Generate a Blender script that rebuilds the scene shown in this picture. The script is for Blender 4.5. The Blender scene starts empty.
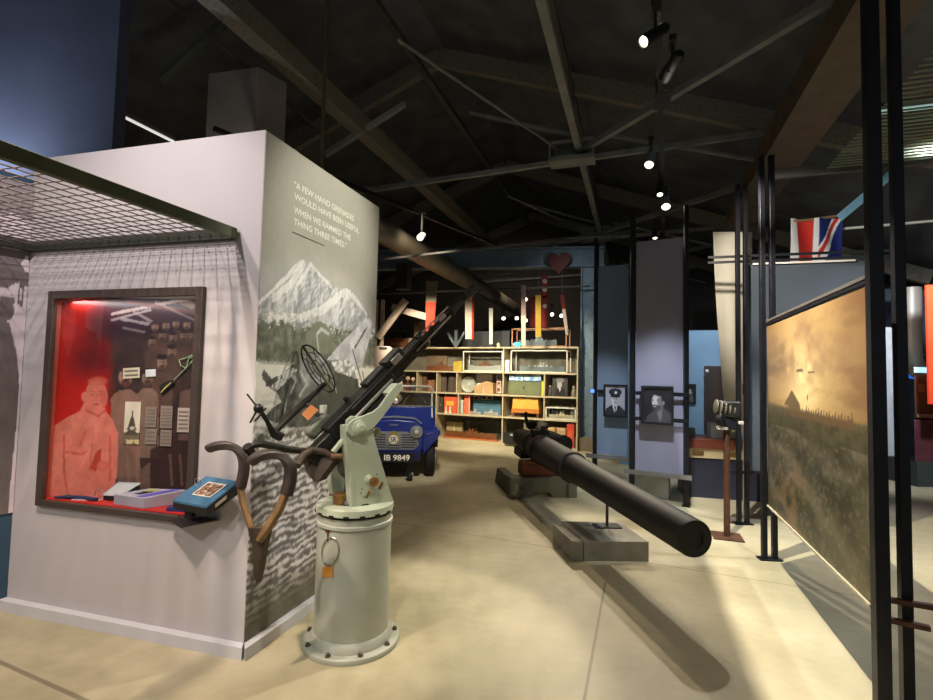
import bpy, bmesh, math, random
import numpy as np
from mathutils import Vector, Matrix
random.seed(7); RNG = np.random.default_rng(5)
SC = bpy.context.scene; COL = SC.collection
V = Vector
# ------------------------------------------------------------------ camera
F = 500.0; TH = math.atan(25/500); RHO = .022; CAM = V((0, 0, 1.55))
r0 = V((1, 0, 0)); u0 = V((0, -math.sin(TH), math.cos(TH))); FW = V((0, math.cos(TH), math.sin(TH)))
RT = r0*math.cos(RHO)+u0*math.sin(RHO); UP = u0*math.cos(RHO)-r0*math.sin(RHO)
cd = bpy.data.cameras.new('camera'); cam = bpy.data.objects.new('camera', cd); COL.objects.link(cam)
cd.sensor_fit = 'HORIZONTAL'; cd.sensor_width = 36; cd.lens = F/933*36; cd.clip_start = .05; cd.clip_end = 100
M = Matrix(((RT.x, UP.x, -FW.x), (RT.y, UP.y, -FW.y), (RT.z, UP.z, -FW.z))).to_4x4(); M.translation = CAM
cam.matrix_world = M; SC.camera = cam
def ray(px, py): return RT*((px-466.5)/F)-UP*((py-350)/F)+FW
def G(px, py, z=0):                       # point of the level plane z
    d = ray(px, py); return CAM+d*((z-CAM.z)/d.z)
def D(px, py, y):                         # point at depth y
    d = ray(px, py); return CAM+d*(y/d.y)
def PL(px, py, p0, n):                    # point of the plane through p0
    d = ray(px, py); n = V(n); return CAM+d*(n.dot(V(p0)-CAM)/n.dot(d))
AX = V((.323, .9464, 0)); BX = V((.9464, -.323, 0)); ZZ = V((0, 0, 1))   # the hall's long and cross axes

# ------------------------------------------------------------------ materials
def lin(c):
    c = np.asarray(c, float)/255.
    return np.where(c <= .04045, c/12.92, ((c+.055)/1.055)**2.4)
def L4(c): return tuple(float(x) for x in lin(c))+(1,)
MATS = {}
def mat(name, c, rough=.6, metal=0, var=.12, scale=6, bump=0, c2=None, bscale=None, spec=.5, emit=None, es=0, thr=None, coat=0):
    if name in MATS: return MATS[name]
    m = bpy.data.materials.new(name); m.use_nodes = True; nt = m.node_tree; b = nt.nodes['Principled BSDF']
    tc = nt.nodes.new('ShaderNodeTexCoord'); no = nt.nodes.new('ShaderNodeTexNoise'); no.inputs['Scale'].default_value = scale
    no.inputs['Detail'].default_value = 5
    nt.links.new(tc.outputs['Object'], no.inputs['Vector'])
    rp = nt.nodes.new('ShaderNodeValToRGB'); e = rp.color_ramp.elements
    a = thr or (.3, .7); e[0].position, e[1].position = a
    base = L4(c)
    if c2 is None:
        e[0].color = tuple(x*(1-var) for x in base[:3])+(1,); e[1].color = tuple(min(1, x*(1+var)) for x in base[:3])+(1,)
    else: e[0].color = base; e[1].color = L4(c2)
    nt.links.new(no.outputs['Fac'], rp.inputs['Fac']); nt.links.new(rp.outputs['Color'], b.inputs['Base Color'])
    b.inputs['Roughness'].default_value = rough; b.inputs['Metallic'].default_value = metal
    b.inputs['Specular IOR Level'].default_value = spec; b.inputs['Coat Weight'].default_value = coat
    if bump:
        n2 = nt.nodes.new('ShaderNodeTexNoise'); n2.inputs['Scale'].default_value = bscale or scale*8; n2.inputs['Detail'].default_value = 4
        nt.links.new(tc.outputs['Object'], n2.inputs['Vector'])
        bp = nt.nodes.new('ShaderNodeBump'); bp.inputs['Strength'].default_value = bump; bp.inputs['Distance'].default_value = .01
        nt.links.new(n2.outputs['Fac'], bp.inputs['Height']); nt.links.new(bp.outputs['Normal'], b.inputs['Normal'])
    if emit: b.inputs['Emission Color'].default_value = L4(emit); b.inputs['Emission Strength'].default_value = es
    MATS[name] = m; return m
def glass(name='clear_glass', tint=(250, 251, 251)):
    if name in MATS: return MATS[name]
    m = bpy.data.materials.new(name); m.use_nodes = True; nt = m.node_tree; nt.nodes.clear()
    o = nt.nodes.new('ShaderNodeOutputMaterial'); mx = nt.nodes.new('ShaderNodeMixShader'); t = nt.nodes.new('ShaderNodeBsdfTransparent')
    g = nt.nodes.new('ShaderNodeBsdfGlossy')
    t.inputs['Color'].default_value = L4(tint); g.inputs['Roughness'].default_value = .02
    mx.inputs[0].default_value = .035; nt.links.new(t.outputs[0], mx.inputs[1]); nt.links.new(g.outputs[0], mx.inputs[2]); nt.links.new(mx.outputs[0], o.inputs[0])
    MATS[name] = m; return m
def printmat(name, rough=.6, spec=.3):
    m = bpy.data.materials.new(name); m.use_nodes = True; nt = m.node_tree; b = nt.nodes['Principled BSDF']
    a = nt.nodes.new('ShaderNodeAttribute'); a.attribute_name = 'ink'; nt.links.new(a.outputs['Color'], b.inputs['Base Color'])
    b.inputs['Roughness'].default_value = rough; b.inputs['Specular IOR Level'].default_value = spec
    return m
PRINT = printmat('printed_photo', .55); PRINTG = printmat('satin_print', .35, .4)

# ------------------------------------------------------------------ mesh builder
def frame_of(d):
    d = d.normalized(); h = V((0, 0, 1)) if abs(d.z) < .95 else V((0, 1, 0))
    x = h.cross(d).normalized(); return x, d.cross(x)
class MB:
    def __init__(s): s.v = []; s.f = []
    def add(s, vs, fs):
        k = len(s.v); s.v += [V(p) for p in vs]; s.f += [tuple(i+k for i in f) for f in fs]; return s
    def hexa(s, p): return s.add(p, [(0, 3, 2, 1), (4, 5, 6, 7), (0, 1, 5, 4), (1, 2, 6, 5), (2, 3, 7, 6), (3, 0, 4, 7)])
    def box(s, c, sx, sy, sz, ax=V((1, 0, 0)), ay=None, az=None):      # centred box on given axes
        c = V(c); ax = V(ax).normalized(); az = V(az).normalized() if az else ZZ; ay = V(ay).normalized() if ay else az.cross(ax)
        x, y, z = ax*sx/2, ay*sy/2, az*sz/2
        return s.hexa([c-x-y-z, c+x-y-z, c+x+y-z, c-x+y-z, c-x-y+z, c+x-y+z, c+x+y+z, c-x+y+z])
    def bar(s, p, q, w, h=None, up=ZZ):
        p, q = V(p), V(q); d = (q-p); l = d.length; d = d/l; up = V(up)
        if abs(d.dot(up)) > .98: up = V(AX)
        x = up.cross(d).normalized(); y = d.cross(x)
        return s.box((p+q)/2, w, h or w, l, x, y, d)
    def tube(s, pts, r, seg=10, cap=True, closed=False):
        pts = [V(p) for p in pts]; n = len(pts); rr = r if isinstance(r, (list, tuple)) else [r]*n
        k0 = len(s.v); px = None
        for i, p in enumerate(pts):
            if closed: t = pts[(i+1) % n]-pts[i-1]
            else: t = pts[min(i+1, n-1)]-pts[max(i-1, 0)]
            t.normalize()
            if px is None: x, y = frame_of(t)
            else: x = (px-t*px.dot(t)).normalized(); y = t.cross(x)
            px = x
            for j in range(seg):
                a = 2*math.pi*j/seg; s.v.append(p+(x*math.cos(a)+y*math.sin(a))*rr[i])
        for i in range(n if closed else n-1):
            a, b = k0+i*seg, k0+((i+1) % n)*seg
            for j in range(seg): s.f.append((a+j, a+(j+1) % seg, b+(j+1) % seg, b+j))
        if cap and not closed:
            s.f.append(tuple(k0+j for j in range(seg-1, -1, -1))); s.f.append(tuple(k0+(n-1)*seg+j for j in range(seg)))
        return s
    def cyl(s, p, q, r, r2=None, seg=20): return s.tube([p, q], [r, r if r2 is None else r2], seg)
    def lathe(s, o, ax, prof, seg=40):                                  # prof: (distance along, radius)
        o, ax = V(o), V(ax).normalized(); x, y = frame_of(ax); k0 = len(s.v)
        for (t, r) in prof:
            for j in range(seg):
                a = 2*math.pi*j/seg; s.v.append(o+ax*t+(x*math.cos(a)+y*math.sin(a))*max(r, 1e-4))
        for i in range(len(prof)-1):
            a, b = k0+i*seg, k0+(i+1)*seg
            for j in range(seg): s.f.append((a+j, a+(j+1) % seg, b+(j+1) % seg, b+j))
        s.f.append(tuple(k0+j for j in range(seg-1, -1, -1))); s.f.append(tuple(k0+(len(prof)-1)*seg+j for j in range(seg)))
        return s
    def prism(s, pts, ext):                                             # polygon pushed along ext
        pts = [V(p) for p in pts]; n = len(pts); ext = V(ext)
        return s.add(pts+[p+ext for p in pts], [tuple(range(n-1, -1, -1)), tuple(range(n, 2*n))]+[(i, (i+1) % n, n+(i+1) % n, n+i) for i in range(n)])
    def ball(s, c, r, seg=14, ring=8, sc=(1, 1, 1)):
        c = V(c); prof = []; k0 = len(s.v)
        for i in range(ring+1):
            a = math.pi*i/ring; z = -math.cos(a); q = max(math.sin(a), 1e-3)
            for j in range(seg):
                b = 2*math.pi*j/seg; s.v.append(c+V((math.cos(b)*q*r*sc[0], math.sin(b)*q*r*sc[1], z*r*sc[2])))
        for i in range(ring):
            for j in range(seg): s.f.append((k0+i*seg+j, k0+i*seg+(j+1) % seg, k0+(i+1)*seg+(j+1) % seg, k0+(i+1)*seg+j))
        return s
    def build(s, name, m, parent=None, bevel=0, ang=35, origin=None, sub=0):
        me = bpy.data.meshes.new(name); org = V((0, 0, 0))
        if parent is not None:
            r = parent
            while r.parent: r = r.parent
            org = V(r.location)
        else:
            if origin is not None: org = V(origin)
            else:
                xs = [p.x for p in s.v]; ys = [p.y for p in s.v]; org = V(((min(xs)+max(xs))/2, (min(ys)+max(ys))/2, min(p.z for p in s.v)))
        me.from_pydata([tuple(p-org) for p in s.v], [], s.f); me.validate()
        bm = bmesh.new(); bm.from_mesh(me); bmesh.ops.recalc_face_normals(bm, faces=bm.faces[:]); bm.to_mesh(me); bm.free()
        me.materials.append(m); me.shade_smooth(); me.set_sharp_from_angle(angle=math.radians(ang))
        o = bpy.data.objects.new(name, me); COL.objects.link(o)
        if parent is not None: o.parent = parent
        else: o.location = org
        if bevel:
            b = o.modifiers.new('bevel', 'BEVEL'); b.width = bevel; b.segments = 2; b.limit_method = 'ANGLE'; b.angle_limit = math.radians(40)
        if sub:
            b = o.modifiers.new('sub', 'SUBSURF'); b.levels = sub; b.render_levels = sub
        return o
def tag(o, label=None, cat=None, group=None, kind=None):
    if label: o['label'] = label
    if cat: o['category'] = cat
    if group: o['group'] = group
    if kind: o['kind'] = kind
    return o
def thing(name, loc, label, cat, group=None):
    o = bpy.data.objects.new(name, None); COL.objects.link(o); o.location = V(loc); o.empty_display_size = .1
    return tag(o, label, cat, group)
def dup(root, loc, label=None, group=None, rz=None):
    r = root.copy(); COL.objects.link(r); r.location = V(loc)
    if rz is not None: r.rotation_euler = (0, 0, rz)
    if label: r['label'] = label
    if group: r['group'] = group
    for ch in list(root.children):
        c = ch.copy(); COL.objects.link(c); c.parent = r
        for g in ch.children:
            d = g.copy(); COL.objects.link(d); d.parent = c
    return r
def struct(name, mb, m, parent=None, **k):
    o = mb.build(name, m, parent, **k)
    if parent is None: o['kind'] = 'structure'
    return o
def text_mb(txt, o, ex, ey, width=None, height=.1, lift=.002, depth=.0015):    # lettering lying on the plane (o, ex, ey)
    cu = bpy.data.curves.new('t', 'FONT'); cu.body = txt; cu.size = 1; cu.extrude = 0; cu.offset = .018; cu.resolution_u = 3
    ob = bpy.data.objects.new('t', cu); COL.objects.link(ob); bpy.context.view_layer.update()
    me = bpy.data.meshes.new_from_object(ob.evaluated_get(bpy.context.evaluated_depsgraph_get()))
    vs = [v.co.copy() for v in me.vertices]; fs = [tuple(p.vertices) for p in me.polygons]
    bpy.data.objects.remove(ob); bpy.data.curves.remove(cu); bpy.data.meshes.remove(me)
    x0 = min(v.x for v in vs); x1 = max(v.x for v in vs); y0 = min(v.y for v in vs); y1 = max(v.y for v in vs)
    sx = (width/(x1-x0)) if width else height/(y1-y0); sy = height/(y1-y0)
    ex, ey = V(ex).normalized(), V(ey).normalized(); n = ex.cross(ey)
    mb = MB(); mb.add([V(o)+ex*((v.x-x0)*sx)+ey*((v.y-y0)*sy)+n*lift for v in vs], fs); return mb

# ------------------------------------------------------------------ printed pictures (colour per vertex of a fine sheet)
def vnoise(U, W, fx, fy, seed, octs=4):
    r = np.random.default_rng(seed); out = np.zeros_like(U); amp = 1; tot = 0
    for o in range(octs):
        nx, ny = int(fx*2**o)+2, int(fy*2**o)+2; g = r.random((ny+1, nx+1))
        x = np.clip(U, 0, .9999)*(fx*2**o); y = np.clip(W, 0, .9999)*(fy*2**o); xi = x.astype(int); yi = y.astype(int); a = x-xi; b = y-yi
        a = a*a*(3-2*a); b = b*b*(3-2*b)
        out += amp*((g[yi, xi]*(1-a)+g[yi, xi+1]*a)*(1-b)+(g[yi+1, xi]*(1-a)+g[yi+1, xi+1]*a)*b); tot += amp; amp *= .55
    return out/tot
class Pic:
    def __init__(s, nx, ny, c=(128, 128, 128)):
        s.nx, s.ny = nx, ny; s.U, s.W = np.meshgrid(np.linspace(0, 1, nx), np.linspace(0, 1, ny)); s.c = np.ones((ny, nx, 3))*np.asarray(c, float)
    def put(s, mask, c, a=1):
        m = (np.asarray(mask, float)*a)[..., None]; s.c = s.c*(1-m)+np.asarray(c, float)*m
    def poly(s, pts):
        U, W = s.U, s.W; ins = np.zeros(U.shape, bool); n = len(pts)
        for i in range(n):
            x1, y1 = pts[i]; x2, y2 = pts[(i+1) % n]
            if y1 == y2: continue
            c = ((y1 > W) != (y2 > W)) & (U < (x2-x1)*(W-y1)/(y2-y1)+x1); ins ^= c
        return ins
    def ell(s, cx, cy, rx, ry, rot=0, soft=0):
        x, y = s.U-cx, s.W-cy; c, q = math.cos(rot), math.sin(rot); d = ((x*c+y*q)/rx)**2+((-x*q+y*c)/ry)**2
        return np.clip((1-d)/soft, 0, 1) if soft else d < 1
    def seg(s, p, q, w):
        p, q = np.array(p), np.array(q); d = q-p; L = (d**2).sum(); t = np.clip(((s.U-p[0])*d[0]+(s.W-p[1])*d[1])/L, 0, 1)
        return np.hypot(s.U-p[0]-t*d[0], s.W-p[1]-t*d[1]) < w
    def noise(s, fx, fy, seed, o=4): return vnoise(s.U, s.W, fx, fy, seed, o)
def sheet(name, pic, o, ex, ey, thick, parent=None, m=None, shape=None):
    o, ex, ey = V(o), V(ex), V(ey); n = ex.cross(ey).normalized(); nx, ny = pic.nx, pic.ny; mb = MB()
    for j in range(ny):
        for i in range(nx): mb.v.append(o+ex*(i/(nx-1))+ey*(j/(ny-1))+(n*shape(i/(nx-1), j/(ny-1)) if shape else V((0, 0, 0))))
    for j in range(ny-1):
        for i in range(nx-1):
            a = j*nx+i; mb.f.append((a, a+1, a+nx+1, a+nx))
    loop = [i for i in range(nx)]+[j*nx+nx-1 for j in range(1, ny)]+[(ny-1)*nx+i for i in range(nx-2, -1, -1)]+[j*nx for j in range(ny-2, 0, -1)]
    k = len(mb.v); mb.v += [mb.v[i]-n*thick for i in loop]; L = len(loop)
    for q in range(L): mb.f.append((loop[(q+1) % L], loop[q], k+q, k+(q+1) % L))
    if not shape: mb.f.append(tuple(k+q for q in range(L-1, -1, -1)))
    ob = mb.build(name, m or PRINT, parent)
    at = ob.data.attributes.new('ink', 'FLOAT_COLOR', 'POINT')
    c = lin(np.clip(pic.c, 0, 255)).reshape(-1, 3); c = np.vstack([c, c[loop]]); c = np.hstack([c, np.ones((len(c), 1))])
    at.data.foreach_set('color', c.astype(np.float32).ravel()); return ob
# ================================================================== SETTING
def floor_mat():
    m = bpy.data.materials.new('polished_concrete'); m.use_nodes = True; nt = m.node_tree; b = nt.nodes['Principled BSDF']; N = nt.nodes.new; K = nt.links.new
    tc = N('ShaderNodeTexCoord')
    n1 = N('ShaderNodeTexNoise'); n1.inputs['Scale'].default_value = .9; n1.inputs['Detail'].default_value = 8; n1.inputs['Roughness'].default_value = .62
    n2 = N('ShaderNodeTexNoise'); n2.inputs['Scale'].default_value = 7; n2.inputs['Detail'].default_value = 6
    for n in (n1, n2): K(tc.outputs['Object'], n.inputs['Vector'])
    r1 = N('ShaderNodeValToRGB'); e = r1.color_ramp.elements; e[0].position = .35; e[1].position = .68; e[0].color = L4((158, 149, 118)); e[1].color = L4((198, 188, 156))
    K(n1.outputs['Fac'], r1.inputs['Fac'])
    mx = N('ShaderNodeMix'); mx.data_type = 'RGBA'; mx.blend_type = 'MULTIPLY'; mx.inputs[0].default_value = .35
    r2 = N('ShaderNodeValToRGB'); e = r2.color_ramp.elements; e[0].position = .3; e[1].position = .6; e[0].color = (.72, .72, .72, 1); e[1].color = (1, 1, 1, 1)
    K(n2.outputs['Fac'], r2.inputs['Fac']); K(r1.outputs['Color'], mx.inputs[6]); K(r2.outputs['Color'], mx.inputs[7])
    out = mx.outputs[2]
    # saw-cut joints: |n.p - c| < w
    for (p, q, w) in (((460, 533), (820, 590), .006), ((586, 690), (604, 590), .008), ((0, 662), (82, 699), .012), ((440, 466), (520, 478), .012)):
        a, c = G(*p), G(*q); d = (c-a).normalized(); nn = V((d.y, -d.x, 0)); c0 = nn.dot(a)
        dp = N('ShaderNodeVectorMath'); dp.operation = 'DOT_PRODUCT'; dp.inputs[1].default_value = nn; K(tc.outputs['Object'], dp.inputs[0])
        sb = N('ShaderNodeMath'); sb.operation = 'SUBTRACT'; K(dp.outputs['Value'], sb.inputs[0]); sb.inputs[1].default_value = c0
        ab = N('ShaderNodeMath'); ab.operation = 'ABSOLUTE'; K(sb.outputs[0], ab.inputs[0])
        lt = N('ShaderNodeMath'); lt.operation = 'LESS_THAN'; K(ab.outputs[0], lt.inputs[0]); lt.inputs[1].default_value = w
        d2 = N('ShaderNodeVectorMath'); d2.operation = 'DOT_PRODUCT'; d2.inputs[1].default_value = d; K(tc.outputs['Object'], d2.inputs[0])
        lo, hi = d.dot(a), d.dot(c); far = 6 if w < .007 else (.15 if w < .009 else 1.0)
        g1 = N('ShaderNodeMath'); g1.operation = 'COMPARE'; K(d2.outputs['Value'], g1.inputs[0]); g1.inputs[1].default_value = (lo+hi)/2; g1.inputs[2].default_value = abs(hi-lo)/2+far
        mu = N('ShaderNodeMath'); mu.operation = 'MULTIPLY'; K(lt.outputs[0], mu.inputs[0]); K(g1.outputs[0], mu.inputs[1])
        m2 = N('ShaderNodeMath'); m2.operation = 'MULTIPLY'; K(mu.outputs[0], m2.inputs[0]); m2.inputs[1].default_value = .55
        mm = N('ShaderNodeMix'); mm.data_type = 'RGBA'; K(m2.outputs[0], mm.inputs[0]); K(out, mm.inputs[6]); mm.inputs[7].default_value = L4((70, 62, 45)); out = mm.outputs[2]
    K(out, b.inputs['Base Color'])
    rr = N('ShaderNodeMapRange'); rr.inputs[3].default_value = .36; rr.inputs[4].default_value = .58; K(n1.outputs['Fac'], rr.inputs[0]); K(rr.outputs[0], b.inputs['Roughness'])
    b.inputs['Specular IOR Level'].default_value = .32
    bp = N('ShaderNodeBump'); bp.inputs['Strength'].default_value = .04; bp.inputs['Distance'].default_value = .01; K(n2.outputs['Fac'], bp.inputs['Height']); K(bp.outputs['Normal'], b.inputs['Normal'])
    return m
fl = MB().box((1, 7, -.05), 26, 26, .1); struct('floor', fl, floor_mat(), origin=(0, 0, 0))

DARK = mat('dark_painted_steel', (74, 72, 69), .7, 0, .25, 3)
STEEL = mat('grey_roof_steel', (132, 134, 130), .6, .0, .2, 4, bump=.1)
SHEET = mat('dark_roof_sheet', (94, 96, 100), .9, 0, .25, 2)
SPECK = mat('speckled_purlin', (128, 122, 110), .7, 0, .3, 30)
BLACKWALL = mat('black_wall_paint', (78, 74, 72), .9, 0, .2, 2)
NAVY = mat('navy_wall_paint', (84, 92, 116), .85, 0, .12, 2)
BLUEWALL = mat('pale_blue_wall_paint', (128, 160, 190), .85, 0, .06, 2)
WHITEWALL = mat('white_wall_paint', (194, 188, 188), .75, 0, .03, 2)
# roof planes: ridge along AX, above the far truss apex
T0A = D(572, 158, 7.8)                       # truss bottom node
def TP(px, py): return PL(px, py, T0A, AX)   # point of the first truss plane
apex = TP(440, 58); eaveR = TP(960, 160)
dr = (eaveR-apex); dl = V((-dr.x, -dr.y, dr.z))
def slab(mb, p, d1, ext, a0, a1, t=.06):
    A = p+AX*a0; B = p+AX*a1; q = d1*ext
    mb.hexa([A, B, B+q, A+q, A+ZZ*t, B+ZZ*t, B+q+ZZ*t, A+q+ZZ*t])
up = V((0, 0, .32))
rf = MB(); slab(rf, apex+up, dr, 1.6, -11, 9.5); struct('ceiling_east_slope', rf, SHEET)
rf = MB(); slab(rf, apex+up, dl, 1.6, -11, 9.5); struct('ceiling_west_slope', rf, SHEET)
# hall walls far behind everything
struct('wall_far', MB().box(V((2.6, 17.5, 3.5)), 26, .2, 9, BX), BLACKWALL)
struct('wall_right', MB().box(V((10.2, 7, 3)), .2, 26, 8, V((1, 0, 0))), BLACKWALL)
struct('wall_side', MB().box(V((-9, 7, 3)), .2, 26, 8, V((1, 0, 0))), BLACKWALL)
# blue wall seen over the display wall, at left
e1 = D(115, 200, 4.7); struct('wall_left', MB().box(V((e1.x-2.0, 4.7, 2.6)), 4.0, .16, 5.2), NAVY)
cpl = MB(); a = D(205, 150, 5.6); b = D(255, 150, 5.45); c_ = D(284, 150, 5.75)
cpl.prism([V((a.x, a.y, 0)), V((b.x, b.y, 0)), V((c_.x, c_.y, 0)), V((a.x+.25, a.y+.45, 0))], V((0, 0, 4.95)))
struct('pillar_brown', cpl, mat('brown_pillar_paint', (128, 120, 112), .8, 0, .12, 3))

# ---------------------------------------------------------------- roof trusses
def truss(off, lab):
    A = AX*off; P = lambda x, y: TP(x, y)+A
    t = thing('roof_truss', T0A+A, lab, 'truss', None)
    n = T0A+A
    MB().bar(P(300, 200), P(830, 123), .075, .075).build('bottom_chord', STEEL, t)
    MB().bar(apex+A, eaveR+A+dr*.25, .12, .30).build('rafter', SPECK, t)
    MB().bar(apex+A, apex+A+dl*1.25, .12, .30).build('rafter', SPECK, t)
    MB().bar(P(584, 149), G(850, -12, 5.02)+A, .085, .085).build('web_strut', STEEL, t)
    MB().tube([P(556, 148), G(398, 40, 5.05)+A], .018, 6).build('tie_rod', STEEL, t)
    MB().bar(n+ZZ*.15, V((n.x, n.y, apex.z-.5)), .05, .05).build('king_post', DARK, t)
    MB().bar(P(470, 113), P(572, 135), .05, .05).build('web_strut', STEEL, t)
    MB().bar(P(600, 134), P(790, 166), .04, .04).build('web_strut', STEEL, t)
    g = MB().box(n-ZZ*.07, .70, .30, .035, BX); g.box(n+V((0, 0, .21))-AX*.15, .70, .03, .05, BX); g.box(n-ZZ*.05-AX*.15, .70, .03, .06, BX); g.box(n+V((0, 0, .09))+AX*.15, .68, .03, .32, BX)
    g.box(n+BX*.335+ZZ*.08, .03, .28, .28, BX); g.box(n-BX*.335+ZZ*.08, .03, .28, .28, BX)
    g.build('gusset_box', STEEL, t)
truss(0, 'grey steel roof truss nearest the camera with the square gusset box')
truss(4.75, 'second grey steel roof truss, further back above the blue-grey column')
truss(9.0, 'far roof truss in the dark above the shelving')
lt = MB(); lt.bar(T0A+BX*.11+ZZ*.13-AX*8, T0A+BX*.11+ZZ*.13+AX*9.2, .10, .10)
tag(lt.build('longitudinal_tie', STEEL), 'long grey steel tie running lengthwise through the truss gusset boxes', 'roof beam')
def purlin(px, py, h, w, hh, m, lab, a0=-9, a1=9, name='purlin'):
    p = G(px, py, h); o = MB().bar(p+AX*a0, p+AX*a1, w, hh); return tag(o.build(name, m), lab, 'roof beam')
purlin(345, 112, 5.3, .22, .26, SPECK, 'broad speckled roof beam running back over the mountain mural', -4, 9)
purlin(420, 66, 6.3, .09, .09, DARK, 'thin dark purlin above the centre aisle beside the ridge', -8, 9)
purlin(560, 40, 6.1, .08, .12, DARK, 'dark purlin over the long gun barrel, right of the ridge', -8, 9)
purlin(850, 45, 4.6, .5, .32, mat('brown_duct_paint', (98, 84, 68), .75, 0, .2, 3), 'wide brown boxed duct under the roof slope above the sunset panel', -6, 5, 'duct')
# round duct above the shelves
dq = G(425, 256, 3.72); 
tag(MB().tube([dq-AX*3.2, dq+AX*8.2], .19, 16).build('round_duct', mat('grey_duct_metal', (112, 104, 90), .5, .3, .2, 3)), 'round grey ventilation duct running back over the blue vehicle', 'duct')
# slim cross bars and hangers
def bar2(name, p, q, w, h, m, lab, cat, up=ZZ): return tag(MB().bar(p, q, w, h, up).build(name, m), lab, cat)
bar2('ceiling_cable', D(170, 0, 5.2), D(330, 140, 6.3), .04, .04, DARK, 'black ceiling cable slanting above the display wall', 'cable')
bar2('roof_brace', D(160, 80, 6.2), D(245, 5, 6.2), .12, .06, mat('green_grey_steel', (76, 88, 80), .7, 0, .2, 4), 'green-grey diagonal roof brace at upper left', 'roof brace')
bar2('roof_brace', D(325, 155, 7.4), D(405, 104, 7.4), .10, .06, STEEL, 'grey diagonal roof brace behind the brass conduit pole', 'roof brace')
bar2('strap_rail', D(360, 262, 7.6), D(640, 230, 7.5), .03, .03, DARK, 'thin grey rail crossing the aisle under the round duct', 'rail')
bar2('strap_rail', D(375, 294, 10.4), D(590, 286, 10.5), .035, .035, DARK, 'thin lower rail strung across to the blue-grey column', 'rail')
tag(MB().tube([V(D(322, 168, 4.6).xy.to_3d()), D(328, -20, 4.6)], .018, 8).build('conduit_pole', mat('dull_brass', (120, 108, 78), .45, .6, .2, 6)), 'thin dull brass conduit pole rising behind the mountain mural', 'pole')
for y_, lab in ((276.5, 'pale bar for a lit beam edge behind the cross beam, upper of two'), (280.5, 'pale bar for a lit beam edge behind the cross beam, lower of two')): bar2('strap_rail', D(470, y_, 13.0), D(518, y_-3, 12.8), .04, .03, mat('lit_beam_edge', (170, 168, 158), .5), lab, 'rail')  # pale bars stand in for lit edges of beams further back
tl = thing('tube_light', D(143, 126, 5.4), 'white tube light glowing in the dark above the display wall', 'light')
ta, tb = D(114, 112, 5.2), D(174, 142, 5.8)
MB().bar(ta+ZZ*.03, tb+ZZ*.03, .06, .03).build('housing', DARK, tl)
MB().tube([ta, tb], .016, 8).build('tube', mat('tube_glow', (240, 240, 235), .4, emit=(225, 225, 220), es=.9), tl)

# ---------------------------------------------------------------- display wall (partition)
C0 = G(243, 655); C0.z = 0
N1 = V((-.267, -.964, 0)).normalized(); N2 = V((.951, -.31, 0)).normalized()
S1 = V((N1.y, -N1.x, 0)).normalized()      # along face 1, away from the corner (leftwards)
S2 = V((-N2.y, N2.x, 0)).normalized()      # along the mural, away from the corner
if S1.x > 0: S1 = -S1
if S2.y < 0: S2 = -S2
H = 2.93; W1 = 1.815; W2 = 1.37
def F1(s, z, d=0): return C0+S1*s+ZZ*z+N1*d
def F2(s, z, d=0): return C0+S2*s+ZZ*z+N2*d
def f1px(px, py):
    p = PL(px, py, C0, N1); q = p-C0; return q.dot(S1), p.z
def f2px(px, py):
    p = PL(px, py, C0, N2); q = p-C0; return q.dot(S2), p.z
HS0, HS1, HZ0, HZ1, HD = .375, 1.545, .70, 2.00, .30       # opening of the recessed case
w = MB()
def blk(s0, s1, z0, z1, d0, d1): w.hexa([F1(s0, z0, -d0), F1(s1, z0, -d0), F1(s1, z0, -d1), F1(s0, z0, -d1), F1(s0, z1, -d0), F1(s1, z1, -d0), F1(s1, z1, -d1), F1(s0, z1, -d1)])
blk(0.02, HS0, 0, H, 0, HD); blk(HS1, W1, 0, H, 0, HD); blk(HS0, HS1, 0, HZ0, 0, HD); blk(HS0, HS1, HZ1, H, 0, HD)
e = F2(W2, 0); l = F1(W1, 0)
w.prism([F1(0.02, 0, -HD), F1(W1, 0, -HD), l+S2*W2, e], V((0, 0, H)))
w.prism([F1(0, 0), F1(.02, 0), F1(.02, 0, -HD), F2(.3, 0)], V((0, 0, H)))
struct('wall_display', w, WHITEWALL)
bb = MB(); bb.prism([F1(-.03, 0, .05), F1(W1, 0, .05), F1(W1, 0, .001), F1(.0, 0, .001)], V((0, 0, .065)))
struct('baseboard_front', bb, mat('grey_white_plinth', (205, 205, 208), .6, 0, .04, 4))
bb = MB(); bb.prism([F2(-.048, 0, .055), F2(W2, 0, .055), F2(W2, 0, .004), F2(.0, 0, .004)], V((0, 0, .065)))
struct('baseboard_side', bb, mat('grey_white_plinth', (205, 205, 208)))
# left soldier silhouette panel on a dark blue wall, meeting the display wall at its left end
LD = V((-.40, -.9165, 0)); Lq = F1(W1-.02, 0)
LN = V((.9165, -.40, 0))
lw = MB().prism([Lq, Lq+LD*1.9, Lq+LD*1.9-LN*.12, Lq-LN*.12], V((0, 0, 2.78)))
struct('wall_alcove', lw, mat('dark_teal_wall', (50, 78, 100), .8, 0, .1, 2))
pc = Pic(140, 160, (226, 212, 218)); n = pc.noise(6, 8, 3)
pc.c *= (.96+.08*n)[..., None]
grey = (116, 106, 104)
pc.put(pc.W > .86+.05*n, (150, 140, 146)); pc.put((pc.W > .79) & (pc.W < .86) & (pc.noise(10, 12, 9) > .5), (136, 126, 130)); pc.put((pc.W > .68+.012*np.sin(pc.U*22)) & (pc.W < .725), grey); pc.put((pc.W > .725) & (pc.W < .79) & (pc.noise(8, 14, 10) > .5), (128, 118, 122))
pc.put(pc.poly([(.915, .625), (.965, .62), (.972, .69), (.925, .70)]), grey); pc.put(pc.poly([(.93, .64), (.95, .64), (.952, .675), (.935, .675)]), (206, 194, 198))
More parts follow.
